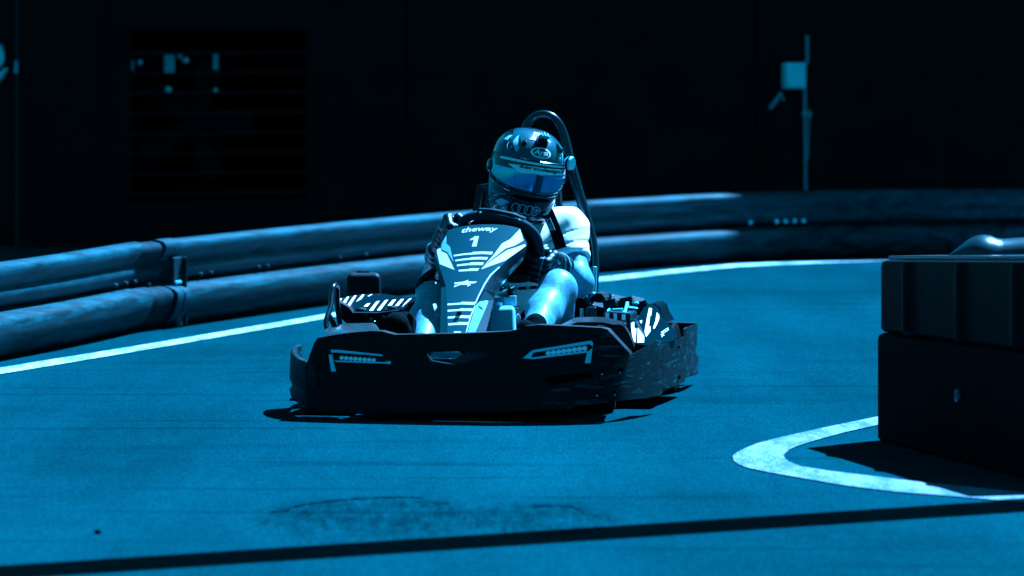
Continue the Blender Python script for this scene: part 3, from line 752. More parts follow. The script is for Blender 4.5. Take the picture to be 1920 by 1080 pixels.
# wheels
def wheel(x, y, r, wd, steer, nm):
    c = V(x, y, r); ax = Matrix.Rotation(steer, 3, 'Z') @ V(1, 0, 0); h = wd / 2
    e = empty(nm, c, 0, kart)
    t = MB(M['rubber']); t.lathe([(r * .55, -h * .9), (r * .8, -h), (r * .95, -h * .92), (r, -h * .7), (r, h * .7), (r * .95, h * .92), (r * .8, h), (r * .55, h * .9)], (0, 0, 0), ax, 0, 40); t.build('tyre', e, smooth=40)
    t = MB(M['metal']); t.lathe([(.02, -h * .5), (r * .5, -h * .55), (r * .57, -h * .93), (r * .57, h * .93), (r * .5, h * .55), (.02, h * .5)], (0, 0, 0), ax, 0, 30); t.build('rim', e, smooth=30)
wheel(-.47, .56, .13, .12, R(10), 'front_wheel'); wheel(.43, .58, .13, .12, R(10), 'front_wheel')
wheel(-.52, 1.52, .14, .17, 0, 'rear_wheel'); wheel(.50, 1.52, .14, .17, 0, 'rear_wheel')
b = MB(M['metal']); b.tube([(-.6, 1.52, .14), (.58, 1.52, .14)], .02); b.build('axle', kart)
b = MB(M['metal']); b.tube([(-.5, .56, .13), (-.3, .56, .09), (.3, .56, .09), (.5, .56, .13)], .012); b.build('axle', kart)
b = MB(M['tubeb'])
for sx in (-1, 1):
    b.tube(catmull([(sx * .22, .12, .07), (sx * .26, .5, .07), (sx * .34, .9, .07), (sx * .34, 1.5, .07), (sx * .30, 1.85, .07)], 6), .016)
    b.tube(catmull([(sx * .55, .2, .10), (sx * .22, .16, .075)], 4), .012)
for y in (.15, .6, 1.2, 1.8): b.tube([(-.33, y, .07), (.33, y, .07)], .015)
b.build('chassis', kart)
b = MB(M['blackpl']); b.box((0, .58, .047), (.78, 1.0, .006)); b.box((-.5, 1.0, .06), (.30, .62, .02)); b.box((-.55, .40, .055), (.26, .34, .008)); b.box((.5, 1.05, .06), (.24, .62, .02)); b.box((.02, 1.4, .05), (.62, .5, .006)); b.build('floor_tray', kart, smooth=0)  # tray widened and left corner shelf added to fill the ground shadow

# nose cowl
def cow_y(px, py):
    cx = 838 + (py - 470) * -.02 + 55
    c = .20 + (624 - py) / 203 * .36
    return c + .035 * ((px - (900 - (py - 430) * .22)) / 80) ** 2
def cw(px, py): return K(px, py, cow_y(px, py))
def cq(x, y): return (780 + x / 8.31, 400 + y / 8.31)
def cr_(x, y): return (780 + x / 7.714, 500 + y / 7.714)
face = [(839.5, 432), (853, 427.5), (868, 424.3), (886, 422), (904, 421), (924, 421), (943, 422), (960, 425), (974.5, 429), (981, 444), (987, 456), (987, 460), (952.5, 486), (924, 514.8), (907, 543.7), (892, 570), (885, 592), (873, 634),
        (838.7, 634), (838, 570), (836, 536.5), (827.4, 510), (816.6, 481), (817.5, 469), (827, 458), (834, 445)]
up = [[(585, 648), (735, 626), (885, 612), (885, 600), (1040, 595), (1200, 600), (1178, 640), (1040, 631), (885, 640), (735, 650), (590, 672)],
      [(608, 725), (735, 705), (860, 692), (860, 684), (1000, 679), (1125, 683), (1100, 722), (1000, 715), (860, 720), (735, 731), (615, 748)],
      [(635, 800), (740, 785), (845, 775), (845, 765), (960, 761), (1060, 765), (1035, 805), (960, 803), (845, 805), (740, 814), (640, 825)],
      [(662, 880), (830, 868), (830, 858), (990, 855), (960, 893), (830, 897), (668, 905)],
      [(840, 405), (905, 370), (915, 355), (980, 355), (940, 515), (870, 515), (905, 405), (840, 420)],
      [(1620, 245), (1675, 420), (1540, 500), (1400, 545), (1125, 755), (1008, 872), (1200, 660), (1340, 470), (1465, 405)],
      [(1695, 480), (1715, 508), (1390, 735), (1012, 872), (1125, 772), (1420, 572), (1560, 530)],
      [(330, 560), (382, 540), (395, 590), (480, 630), (600, 880), (370, 790), (325, 600)]]
lo_ = [[(455, 535), (655, 520), (655, 508), (860, 512), (848, 550), (655, 545), (455, 558)], [(457, 625), (640, 613), (640, 602), (833, 605), (822, 640), (640, 637), (457, 650)],
       [(460, 722), (625, 712), (625, 702), (795, 705), (780, 745), (625, 740), (460, 750)], [(465, 820), (610, 810), (610, 800), (768, 803), (752, 840), (610, 840), (465, 848)],
       [(555, 230), (690, 215), (755, 190), (752, 215), (885, 215), (845, 240), (755, 243), (795, 262), (745, 288), (742, 260), (640, 262), (550, 298), (556, 272), (640, 248), (555, 252)],
       [(540, 962), (555, 935), (655, 935), (640, 965)],
       [(1200, 0), (1215, 6), (1090, 122), (1002, 252), (910, 432), (868, 530), (850, 530), (893, 430), (985, 246), (1070, 116)],
       [(865, 560), (800, 720), (735, 945), (728, 1030), (722, 945), (780, 720), (850, 560)]]
def pb_(x, y): return cq(x, y)
blue_reg = [[(470, 340), (472, 470), (530, 520), (585, 760), (490, 605), (395, 560), (400, 480)]]
regs = [([cq(*p) for p in q_], 1) for q_ in up] + [([cr_(*p) for p in q_], 1) for q_ in lo_] + [([cq(*p) for p in q_], 2) for q_ in blue_reg]
b = MB(M['panel'], M['white'], M['paleb'], M['paneld'])
b.sheet(face, cw, BK * .012, regions=regs, grid=8, back=3)
def txt_px(fn, p0, p1, h, arch=0, lift=.002):
    p0 = Vector(p0); p1 = Vector(p1); d_ = p1 - p0
    def f(u, v):
        q_ = p0 + d_ * u; return fn(q_.x, q_.y - v * h - arch * 4 * u * (1 - u)) - V(0, lift, 0)
    return f
b.text('theway', txt_px(cw, (865.5, 439.5), (933.5, 436.5), 11.5, 2.2, .0007), 1, shear=.3, bold=.025)
cowl = b.build('nose_cowl', kart, smooth=35)
b = MB(M['blackgl']); b.lathe([(.010, -.006), (.007, -.009), (.004, -.009), (.004, -.005)], cw(861.5, 586), (0, 1, .6), 0, 16); b.build('screw', cowl)
# side faces of the cowl
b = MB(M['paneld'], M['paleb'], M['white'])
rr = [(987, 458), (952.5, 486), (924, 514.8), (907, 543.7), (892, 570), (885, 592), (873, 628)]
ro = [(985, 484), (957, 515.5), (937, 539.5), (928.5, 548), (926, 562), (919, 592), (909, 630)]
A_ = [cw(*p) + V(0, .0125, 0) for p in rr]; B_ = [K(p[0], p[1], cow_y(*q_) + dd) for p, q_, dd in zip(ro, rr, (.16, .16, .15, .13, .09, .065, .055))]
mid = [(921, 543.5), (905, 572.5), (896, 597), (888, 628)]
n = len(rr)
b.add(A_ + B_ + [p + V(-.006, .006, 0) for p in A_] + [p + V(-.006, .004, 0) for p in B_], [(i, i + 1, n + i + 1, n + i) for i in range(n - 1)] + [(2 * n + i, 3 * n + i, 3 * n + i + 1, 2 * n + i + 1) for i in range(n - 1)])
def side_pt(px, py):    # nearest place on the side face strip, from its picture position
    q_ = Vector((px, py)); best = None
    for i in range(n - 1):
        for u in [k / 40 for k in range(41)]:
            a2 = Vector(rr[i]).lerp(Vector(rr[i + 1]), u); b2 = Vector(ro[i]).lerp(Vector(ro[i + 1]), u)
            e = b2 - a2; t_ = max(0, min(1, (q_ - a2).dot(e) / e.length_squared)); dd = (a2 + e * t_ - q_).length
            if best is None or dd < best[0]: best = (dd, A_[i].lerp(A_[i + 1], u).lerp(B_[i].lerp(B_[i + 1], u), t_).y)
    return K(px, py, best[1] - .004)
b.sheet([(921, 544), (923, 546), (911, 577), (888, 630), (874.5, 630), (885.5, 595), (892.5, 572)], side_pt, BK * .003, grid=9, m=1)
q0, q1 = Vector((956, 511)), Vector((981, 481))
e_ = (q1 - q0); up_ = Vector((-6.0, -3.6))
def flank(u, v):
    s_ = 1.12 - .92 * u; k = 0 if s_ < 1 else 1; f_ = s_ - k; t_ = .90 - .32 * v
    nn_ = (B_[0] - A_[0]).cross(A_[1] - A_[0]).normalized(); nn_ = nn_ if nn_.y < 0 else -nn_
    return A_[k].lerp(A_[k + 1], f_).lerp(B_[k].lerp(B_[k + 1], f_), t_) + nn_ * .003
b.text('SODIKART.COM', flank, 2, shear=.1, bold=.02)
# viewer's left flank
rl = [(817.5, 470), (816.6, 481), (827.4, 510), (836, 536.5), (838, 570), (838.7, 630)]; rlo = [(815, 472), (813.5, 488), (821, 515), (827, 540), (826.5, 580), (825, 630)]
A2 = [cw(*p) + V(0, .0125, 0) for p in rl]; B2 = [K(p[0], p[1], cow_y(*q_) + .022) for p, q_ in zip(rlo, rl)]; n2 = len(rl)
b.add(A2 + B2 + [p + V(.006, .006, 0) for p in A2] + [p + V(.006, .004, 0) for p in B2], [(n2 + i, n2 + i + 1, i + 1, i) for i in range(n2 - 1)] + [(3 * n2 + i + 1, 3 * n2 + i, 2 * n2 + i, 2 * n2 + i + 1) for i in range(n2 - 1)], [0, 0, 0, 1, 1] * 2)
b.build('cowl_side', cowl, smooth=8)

# fuel tank between the legs
b = MB(M['tank'], M['paneld'])
b.hexa([K(919, 640, .40), K(923, 576, .46), K(966, 574.5, .46), K(969, 640, .40), K(919, 640, .62), K(925, 573, .60), K(964, 572, .60), K(969, 640, .62)])
tk = b.build('fuel_tank', kart, smooth=60, bevel=.016, seg=4)
b = MB(M['paneld'], M['white'])
b.hexa([K(962, 640, .43), K(958, 577, .475), K(972, 577, .50), K(987, 640, .52), K(962, 640, .60), K(958, 577, .58), K(972, 577, .60), K(987, 640, .62)]); 
b.tube(catmull([K(968, 597, .475), K(969.5, 590, .475), K(973, 590, .48), K(976, 596, .49)], 5), .0012, 1, 6)
b.build('tank_guard', tk, smooth=40, bevel=.005)
b = MB(M['paleb']); b.lathe([(.022, 0), (.022, .012), (.017, .016)], K(931, 573, .53), (0, 0, 1), 0, 20); b.build('tank_cap', tk)
# steering column clamps
b = MB(M['metal'], M['blackgl'])
b.box(K(952, 549, .64), (.062, .05, .035), 0, Matrix.Rotation(R(20), 3, 'X')); b.box(K(953, 565, .60), (.03, .05, .035)); b.box(K(962.5, 564, .60), (.022, .055, .04)); b.box(K(940, 564, .60), (.05, .04, .03))
b.lathe([(.012, -.006), (.012, .012), (.007, .016)], K(957, 549, .62), (0, -.5, 1), 1, 14); b.lathe([(.007, -.006), (.007, .01)], K(941, 543, .62), (0, -.5, 1), 1, 10)
b.tube([K(951, 560, .64), K(938, 480, .76)], .014, 0); b.build('steering_column', kart, smooth=40, bevel=.004)

# steering wheel
SC = K(936, 463, .76); ua = (K(1012, 475, .78) - K(860, 449, .76)) / 2; ub = V(0.012, -.080, .117)
def rim_pt(t):
    c_, s_ = math.cos(t), math.sin(t); pw = .72
    return SC + ua * (abs(c_) ** pw * (1 if c_ > 0 else -1)) + ub * (abs(s_) ** pw * (1 if s_ > 0 else -1))
b = MB(M['grip']); b.tube([rim_pt(2 * math.pi * k / 64) for k in range(64)], .0175, 0, 14, closed=True); sw = b.build('steering_wheel', kart)
b = MB(M['blackgl'], M['bolt'])
for t_ in (R(0), R(180), R(270)): b.tube([SC + V(0, .01, 0), SC.lerp(rim_pt(t_), .55) + V(0, .008, 0), rim_pt(t_)], .012, 0, 8)
b.lathe([(.05, -.012), (.055, 0), (.05, .012)], SC, ua.cross(ub), 0, 24); b.build('spoke', sw)
b = MB(M['blackpl'])
b.sheet([(.97 * math.cos(2 * math.pi * k / 32), .97 * math.sin(2 * math.pi * k / 32)) for k in range(32)], lambda u, v: SC + V(0, .016, 0) + ua * u + ub * v, V(0, .008, 0), grid=.3); b.build('hub_cover', sw, smooth=30)
b = MB(M['scuffg'], M['bolt'])
tp = [rim_pt(R(112)), rim_pt(R(95)), rim_pt(R(75)), rim_pt(R(58))]
rg = []
for p in tp: rg.append([p + V(0, -.012, .017), p + V(0, .05, .018), p + V(0, .05, .026), p + V(0, -.008, .026)])
b.loft(rg)
for t_ in (R(108), R(66)): b.lathe([(.005, -.001), (.005, .002)], rim_pt(t_) + V(0, -.014, .010), (0, -1, .6), 1, 10)
b.build('wheel_pad', sw, smooth=30, bevel=.003)

# seat, head rest, roll hoop
b = MB(M['cloth'])
sx = .06
rings = []
for (y, z, hw, th) in ((.88, .10, .17, .03), (1.05, .07, .19, .03), (1.2, .09, .20, .03), (1.31, .18, .21, .03), (1.36, .34, .21, .03), (1.39, .52, .19, .025), (1.40, .66, .14, .02)):
    row = []
    for k in range(9):
        u = -1 + k / 4; lift = .09 * abs(u) ** 3
        if z < .15: row.append(V(sx + u * hw, y, z + lift))
        else: row.append(V(sx + u * hw, y - lift * 1.3, z))
    back_ = [p + V(0, .03, -.02) for p in row[::-1]]
    rings.append(row + back_)
b.loft(rings); b.build('seat', kart, smooth=60)
b = MB(M['blackpl'], M['scuffg'])
hr = [(893.5, 347.5), (900, 346), (919, 344), (925, 349), (950, 352), (1030, 352), (1044, 347), (1049, 352), (1052, 405), (1046, 420), (905, 420), (883, 420), (886, 395)]
slot1 = [(901, 362), (907, 360.5), (910, 363), (903, 410), (894, 410)]
slot2 = [(1036, 362), (1041, 361), (1043, 405), (1036, 405)]
b.sheet(hr, lambda x, y: K(x, y, 1.42), BK * .05, holes=[slot1, slot2], grid=14, regions=[([(900.5, 347), (918, 345), (918, 352), (915, 354), (902, 351.5)], 1), ([(916, 364), (919.5, 363), (914, 402), (911, 402)], 1)])
b.build('head_rest', kart, smooth=30, bevel=.004)
b = MB(M['tubeb'])
hoop = [(1111, 640, 1.36), (1112, 560, 1.37), (1113.5, 500, 1.38), (1110.5, 455, 1.39), (1099, 408, 1.40), (1084, 357, 1.41), (1069.5, 305, 1.42), (1060, 262, 1.43), (1051, 236, 1.43), (1038, 220, 1.43), (1021, 213.5, 1.43), (1004, 217, 1.43), (991, 229, 1.43), (981, 250, 1.43), (967, 300, 1.42), (950, 357, 1.41), (930, 420, 1.40), (918, 480, 1.39), (912, 560, 1.37), (912, 650, 1.36)]
P = catmull([K(*p) for p in hoop], 6); b.tube(P, [.0205 - .006 * (max(0, p.z - .9) / .2) for p in P], 0, 14); b.build('roll_hoop', kart)
b = MB(M['tubeb'], M['metal'], M['bolt'])
b.tube([K(1106, 620, 1.30), K(1112, 560, 1.34), K(1114, 500, 1.36)], .013, 1); b.tube([K(1095, 556, 1.2), K(1108, 580, 1.25), K(1106, 600, 1.25)], .011); b.tube([K(1091, 610, 1.2), K(1091, 578, 1.2)], .009, 1)
b.box(K(1109, 590, 1.2), (.035, .04, .06)); b.lathe([(.012, -.01), (.012, .01)], K(1112, 553, 1.33), (0, 1, 0), 2, 10); b.build('seat_stay', kart, bevel=.003)

# side pods -------------------------------------------------------------
def cl(x, y): return (590 + x / 6.75, 490 + y / 6.75)
pt = [(300, 500), (330, 470), (440, 440), (600, 415), (740, 408), (870, 410), (1000, 428), (1150, 455), (1250, 447), (1340, 445), (1300, 540), (1230, 660), (1100, 605), (800, 628), (480, 638), (440, 582)]
def podl_y(px, py):
    front = 585 - max(0, (660 - px)) * .75 if px < 661 else 585
    return .74 + max(0, (front - py)) / 34 * .42
st = [[(300, 505), (320, 512), (345, 465), (325, 470)], [(345, 535), (382, 547), (435, 445), (405, 455)], [(410, 560), (442, 570), (530, 430), (500, 435)], [(525, 510), (590, 475), (630, 420), (600, 422), (560, 470)], [(668, 440), (690, 440), (735, 415), (705, 420)],
      [(622, 570), (665, 572), (705, 528), (665, 535)], [(692, 623), (735, 623), (820, 500), (780, 510), (740, 560)], [(790, 618), (830, 618), (930, 485), (890, 495)], [(918, 570), (960, 572), (1030, 480), (985, 490)], [(1020, 560), (1060, 560), (1130, 475), (1090, 480)], [(1105, 580), (1130, 555), (1230, 465), (1195, 475), (1140, 530)]]
wedge = [(460, 600), (530, 530), (660, 455), (860, 415), (1140, 455), (900, 470), (640, 530), (490, 634)]  # outline of a glossy reflection, cut into the pod top as its own region
b = MB(M['pod'], M['white'], M['podl'], M['blackpl'])
b.sheet([cl(*p) for p in pt], lambda x, y: K(x, y, podl_y(x, y)), V(0, 0, -.012), grid=7, regions=[([cl(*p) for p in wedge], 2)] + [([cl(*p) for p in q_], 1) for q_ in st], back=3)
podL = b.build('side_pod', kart, smooth=40)
b = MB(M['blackpl'], M['scuffg'], M['metal'])
b.sheet([(627, 567), (631, 563), (636, 565.5), (655, 577), (661, 586), (708, 586), (753, 581), (772, 589), (786, 605), (780, 640), (655, 640), (650, 607), (640, 598), (631, 590)], lambda x, y: K(x, y, .72 + (y - 580) * .0004), BK * .05, grid=16)
b.sheet([(632, 582), (648, 587), (647, 594), (640, 595), (632, 590)], lambda x, y: K(x, y, .715), BK * .005, grid=20, m=1)
b.build('pod_face', podL, smooth=30, bevel=.004)
for (px, py) in ((675, 581), (733, 577.5)):
    b = MB(M['blackgl'], M['metal']); b.lathe([(.018, -.002), (.018, .006), (.008, .010)], K(px, py, .78), (0, -.1, 1), 0, 16); b.tube([K(px + 2, py - 1, .77), K(px + 10, py - 1.5, .77)], .003, 1, 6); b.build('pod_latch', podL)
for (px, py, r_) in ((694, 602, .012), (718, 597, .010), (703, 603, .004)):
    b = MB(M['blackgl'], M['metal']); b.lathe([(r_, -.01), (r_, .005), (r_ * .6, .008)], K(px, py, .71), (0, -1, 0), 0 if r_ > .005 else 1, 12); b.build('pod_knob', podL)
# bent hoop beside the left pod
b = MB(M['tubeb'])
b.tube(catmull([K(622, 634, .42), K(612, 612, .44), K(613, 596, .46), K(620, 575, .50), K(622.5, 550, .54), K(625, 538, .56), K(629.5, 534, .60), K(632, 540, .64), K(632.5, 560, .66), K(634, 585, .68), K(638, 612, .70)], 7), .0105, 0, 12)
b.tube(catmull([K(617.5, 592, .50), K(622, 600, .5), K(627, 612, .52), K(628, 622, .54)], 5), .0105, 0, 12)
b.build('side_hoop', kart)
# black tank behind the left pod
b = MB(M['blackpl'])
b.hexa([K(647.5, 575, 1.30), K(650.5, 512, 1.32), K(713, 512, 1.32), K(716, 575, 1.30), K(647.5, 575, 1.52), K(651, 510.5, 1.50), K(713, 510.5, 1.50), K(716, 575, 1.52)])
ab = b.build('air_box', kart, smooth=60, bevel=.022, seg=4)
b = MB(M['blackgl'], M['metal']); b.lathe([(.026, 0), (.027, .004), (.026, .010), (.016, .012)], K(681, 513, 1.41), (0, 0, 1), 0, 24); b.lathe([(.003, .01), (.003, .022), (.0015, .026)], K(681, 513, 1.41), (0, 0, 1), 1, 8); b.build('filler_cap', ab)

# right pod
def c7(x, y): return (1080 + x / 4.696, 530 + y / 4.696)
def rp_y(px, py): return .80 + max(0, (650 - py)) / 85 * .42 + max(0, px - 1215) / 60 * .22
rpo = [(470, 345), (530, 330), (600, 215), (625, 198), (680, 190), (720, 215), (740, 260), (760, 300), (800, 345), (860, 410), (900, 470), (870, 505), (740, 548), (600, 550), (520, 535), (495, 470)]
rst = [[(480, 342), (512, 348), (513, 398), (531, 404), (523, 525), (512, 522), (496, 470)], [(545, 395), (600, 470), (598, 527), (540, 527)], [(645, 222), (668, 226), (661, 290), (651, 292), (640, 385), (656, 386), (656, 425), (618, 478), (604, 430), (628, 300)], [(712, 262), (731, 285), (731, 320), (716, 360), (692, 402), (678, 404), (702, 330)], [(562, 335), (582, 330), (578, 358), (568, 352)]]
b = MB(M['podl'], M['white'], M['pod'], M['blackpl'])
b.sheet([c7(*p) for p in rpo], lambda x, y: K(x, y, rp_y(x, y)), V(-.01, .02, -.012), grid=6, regions=[([c7(*p) for p in q_], 1) for q_ in rst] + [([c7(*p) for p in [(520, 340), (545, 335), (612, 470), (602, 478)]], 3)], back=3)
for (x, y, ww, s_) in ((790, 438, 40, 'SODI'), (768, 462, 18, 'x')):
    p0 = Vector(c7(x - ww * .8, y + 18)); d_ = Vector((ww * 1.5, -ww * 1.0)) / 4.696; u_ = Vector((-10, -22)) / 4.696
    b.text(s_, (lambda p0, d_, u_: lambda u, v: K(*(p0 + d_ * u + u_ * v), rp_y(*(p0 + d_ * u + u_ * v)) - .004))(p0, d_, u_), 1, bold=.0)
podR = b.build('side_pod', kart, smooth=40)
b = MB(M['paneld'], M['white'], M['blackpl'])
fb1 = [(255, 262), (262, 255), (470, 270), (480, 285), (480, 335), (258, 316)]
b.sheet([c7(*p) for p in fb1], lambda x, y: K(x, y, .95), BK * .16, grid=10, regions=[([c7(*p) for p in q_], 1) for q_ in ([(258, 262), (292, 264), (292, 317), (260, 314)], [(330, 268), (360, 270), (360, 330), (332, 326)], [(402, 275), (436, 278), (436, 336), (404, 330)])], back=0)
b.sheet([c7(*p) for p in [(340, 335), (480, 345), (500, 470), (520, 560), (440, 560), (420, 420)]], lambda x, y: K(x, y, .99), BK * .1, grid=14, m=0, regions=[([c7(*p) for p in [(415, 345), (445, 347), (443, 372), (420, 368)]], 1)])
b.build('pod_box', podR, smooth=30, bevel=.004)
# engine parts standing on that side
b = MB(M['blackgl'], M['metal'], M['bolt'])
eng = [(1124, 580, 1.28, .05, .08, .06), (1146, 577, 1.12, .05, .06, .05), (1160, 570, 1.2, .06, .05, .05), (1178, 576, 1.15, .05, .07, .06), (1192, 573, 1.22, .05, .06, .05), (1206, 580, 1.2, .04, .06, .05)]
for i, (px, py, y, a, c_, d_) in enumerate(eng): b.box(K(px, py, y), (a, c_, d_), 0, Matrix.Rotation(R(12 * (-1) ** i), 3, 'Y') @ Matrix.Rotation(R(20 * (-1) ** i), 3, 'X'))
for (p, q_, r_, m) in (((1166, 562.5, 1.15), (1181, 562, 1.15), .010, 0), ((1139, 584, 1.05), (1156, 566, 1.2), .005, 2), ((1148, 581, 1.02), (1168, 580, 1.02), .005, 2), ((1174, 568, 1.1), (1195, 569, 1.2), .005, 2), ((1178, 576, 1.05), (1195, 578, 1.1), .004, 2), ((1140, 557, 1.4), (1160, 559, 1.35), .008, 0), ((1180, 563, 1.3), (1215, 571, 1.3), .010, 0), ((1118, 551, 1.45), (1150, 556, 1.42), .009, 0), ((1171, 588, 1.0), (1176, 568, 1.1), .006, 2)):
    b.tube([K(*p), K(*q_)], r_, m, 10)
for (px, py, y) in ((1150, 556, 1.3), (1194, 569, 1.15), (1176, 573, 1.08), (1170, 586, 1.0)): b.lathe([(.006, -.004), (.009, 0), (.005, .006)], K(px, py, y), (0, -.5, 1), 2, 10)
b.build('engine', kart, smooth=40, bevel=.006)
b = MB(M['blackpl']); b.sheet([(1117, 549), (1128, 550), (1135, 560), (1132, 575), (1136, 588), (1132, 602), (1100, 606), (1106, 560)], lambda x, y: K(x, y, 1.28), BK * .12, grid=12); b.build('engine_cover', kart, smooth=30, bevel=.006)
b = MB(M['pod']); b.sheet([c7(*p) for p in [(640, 192), (690, 183), (735, 215), (752, 275), (800, 350), (770, 330), (730, 240)]], lambda x, y: K(x, y, 1.3), BK * .2, grid=8); b.build('rear_fender', kart, smooth=40)
# pedals
for px in (735, 985):
    b = MB(M['tubeb']); b.tube([K(px, 640, .27), K(px + 2, 610, .27)], .007); b.build('pedal', kart)
#KART_END

# ================================================================== THE DRIVER
seat = V(.06, 1.08, .10)
def kw(p): return V(KX0 + p.x * kc + p.y * ks, KY0 - p.x * ks + p.y * kc, p.z)
LO = -seat
J = {k: K(*v) for k, v in dict(shR=(1062, 430, 1.20), shL=(900, 450, 1.20), elR=(1086, 530, 1.05), elL=(815, 525, 1.00), wrR=(1048, 490, .90), wrL=(817, 470, .86),
     kneeR=(1046, 542, .76), kneeL=(814, 548, .74), ankR=(1000, 628, .46), ankL=(793, 648, .38), calfR=(1020, 585, .64), calfL=(800, 597, .56)).items()}
pel = V(.06, 1.05, .19); hipR = pel + V(.09, -.02, -.01); hipL = pel + V(-.09, -.02, -.01)
chest = V(.07, 1.17, .50); neck = V(.075, 1.20, .70)
HC = K(987, 320, 1.08)
T = lambda v: tuple(v)
limbs = [rc(T(pel), T(chest), .115, .14), rc(T(chest), T(neck), .13, .07), rc(T(neck), T(HC), .06, .06), ell(T(HC + V(0, .0, .0)), (.085, .10, .115)), ell(T(HC + V(0, -.10, -.02)), (.018, .022, .026)),
         rc(T(chest + V(.05, 0, .1)), T(J['shR']), .07, .062), rc(T(chest + V(-.05, 0, .1)), T(J['shL']), .07, .062),
         rc(T(J['shR']), T(J['elR']), .058, .049), rc(T(J['elR']), T(J['wrR']), .051, .034), rc(T(J['shL']), T(J['elL']), .055, .045), rc(T(J['elL']), T(J['wrL']), .047, .034),
         rc(T(hipR), T(J['kneeR']), .095, .068), rc(T(hipL), T(J['kneeL']), .095, .065),
         rc(T(J['kneeR']), T(J['calfR']), .066, .064), rc(T(J['calfR']), T(J['ankR']), .064, .046), rc(T(J['kneeL']), T(J['calfL']), .060, .060), rc(T(J['calfL']), T(J['ankL']), .060, .045)]
bodyf = union(limbs, .035)
def skinf(P):
    return bodyf(P) + .0012 * np.sin(P[:, 0] * 60 + P[:, 2] * 35) * np.sin(P[:, 1] * 55)
pers = organic('person', skinf, (-.42, .36, .02), (.44, 1.40, 1.06), .0085, [M['skin']])
pers.data.transform(Matrix.Translation(-seat))
pers.location = kw(seat); pers.rotation_euler = (0, 0, -KA)
props(pers, 'driver in white T-shirt and dark helmet seated in the go kart holding its wheel', 'person')

# T-shirt: torso and short sleeves, with folds
slv = J['shR'].lerp(J['elR'], .50); slvL = J['shL'].lerp(J['elL'], .50)
tee_p = [rc(T(pel + V(0, -.01, .03)), T(chest), .135, .158), rc(T(chest), T(neck + V(0, 0, -.04)), .150, .082), rc(T(chest + V(.05, 0, .1)), T(J['shR']), .09, .078), rc(T(chest + V(-.05, 0, .1)), T(J['shL']), .09, .078),
         rc(T(J['shR']), T(slv), .078, .070), rc(T(J['shL']), T(slvL), .074, .066)]
tee_u = union(tee_p, .05)
axR = np.array((J['elR'] - J['shR']).normalized()); axL = np.array((J['elL'] - J['shL']).normalized()); sR = np.array(slv); sL = np.array(slvL)
def teef(P):
    d = tee_u(P)
    x, y, z = P[:, 0], P[:, 1], P[:, 2]
    ph = 88 * (z * .80 - x * .58) + 2.2 * np.sin(11 * x + 9 * y) + 1.2 * np.sin(23 * z)
    g_ = np.abs(np.sin(ph)); wv = .5 + .5 * np.sin(17 * x + 31 * z + 12 * y)
    arm = np.clip((x - (T(J['shR'])[0] - .10)) / .05, 0, 1) * np.clip((T(J['shR'])[2] + .01 - z) / .05, 0, 1)
    d = d + arm * (.020 * np.exp(-(g_ / .24) ** 2) * (.25 + .75 * wv) - .002 * np.sin(40 * x + 30 * z))
    bod = 1 - arm
    d = d - bod * (.0022 * np.sin(60 * (z * .9 - x * .45) + 3 * np.sin(14 * x)))
    low = np.clip((.50 - z) / .1, 0, 1) * bod; d = d - low * .006 * np.sin(80 * z + 18 * x + 2 * np.sin(25 * x))
    for a_, s_, ln in ((axR, sR, .02), (axL, sL, .02)):
        cut = (P - s_) @ a_ - ln
        rad = np.linalg.norm(P - s_ - ((P - s_) @ a_)[:, None] * a_, axis=1)
        d = np.where(rad < .12, np.maximum(d, np.where(np.abs((P - s_) @ a_) < .14, cut, -1)), d)
    d = np.maximum(d, .155 - z)
    return d
tee = organic('t_shirt', teef, (-.36, .84, .13), (.40, 1.42, .80), .0052, [M['shirt']], pers, LO)
sh_u = union([rc(T(pel + V(-.02, 0, 0)), T(pel + V(.02, -.01, .05)), .145, .145), rc(T(hipR), T(hipR.lerp(J['kneeR'], .70)), .115, .092), rc(T(hipL), T(hipL.lerp(J['kneeL'], .70)), .115, .088)], .04)
organic('shorts', lambda P: np.maximum(sh_u(P) + .003 * np.sin(70 * P[:, 0] + 40 * P[:, 1]), P[:, 2] - .262), (-.30, .70, .03), (.34, 1.26, .32), .008, [M['shorts']], pers, LO)
# hem of the shirt, waist button and belt
b = MB(M['bolt'], M['cloth']); b.lathe([(.008, -.003), (.008, .002), (.005, .004)], K(996, 567.5, .86), (0, -1, .2), 0, 14)
b.tube(catmull([K(972, 602, .72), K(985, 586, .76), K(1000, 570, .80), K(1012, 556, .84)], 5), .010, 1, 8); b.build('waist_strap', pers, loc=LO)
# black knee brace on the viewer's left leg
kb = union([rc(T(J['kneeL'] + V(.0, .05, .02)), T(J['kneeL']), .070, .0665), rc(T(J['kneeL']), T(J['calfL']), .0655, .064)], .03)
kcut = np.array(J['kneeL'].lerp(J['calfL'], .16)); kax = np.array((J['calfL'] - J['kneeL']).normalized())
organic('knee_brace', lambda P: np.maximum(kb(P) + .002 * np.sin(90 * P[:, 2]), (P - kcut) @ kax), tuple(J['kneeL'] - V(.12, .12, .12)), tuple(J['kneeL'] + V(.12, .18, .14)), .006, [M['cloth']], pers, LO)

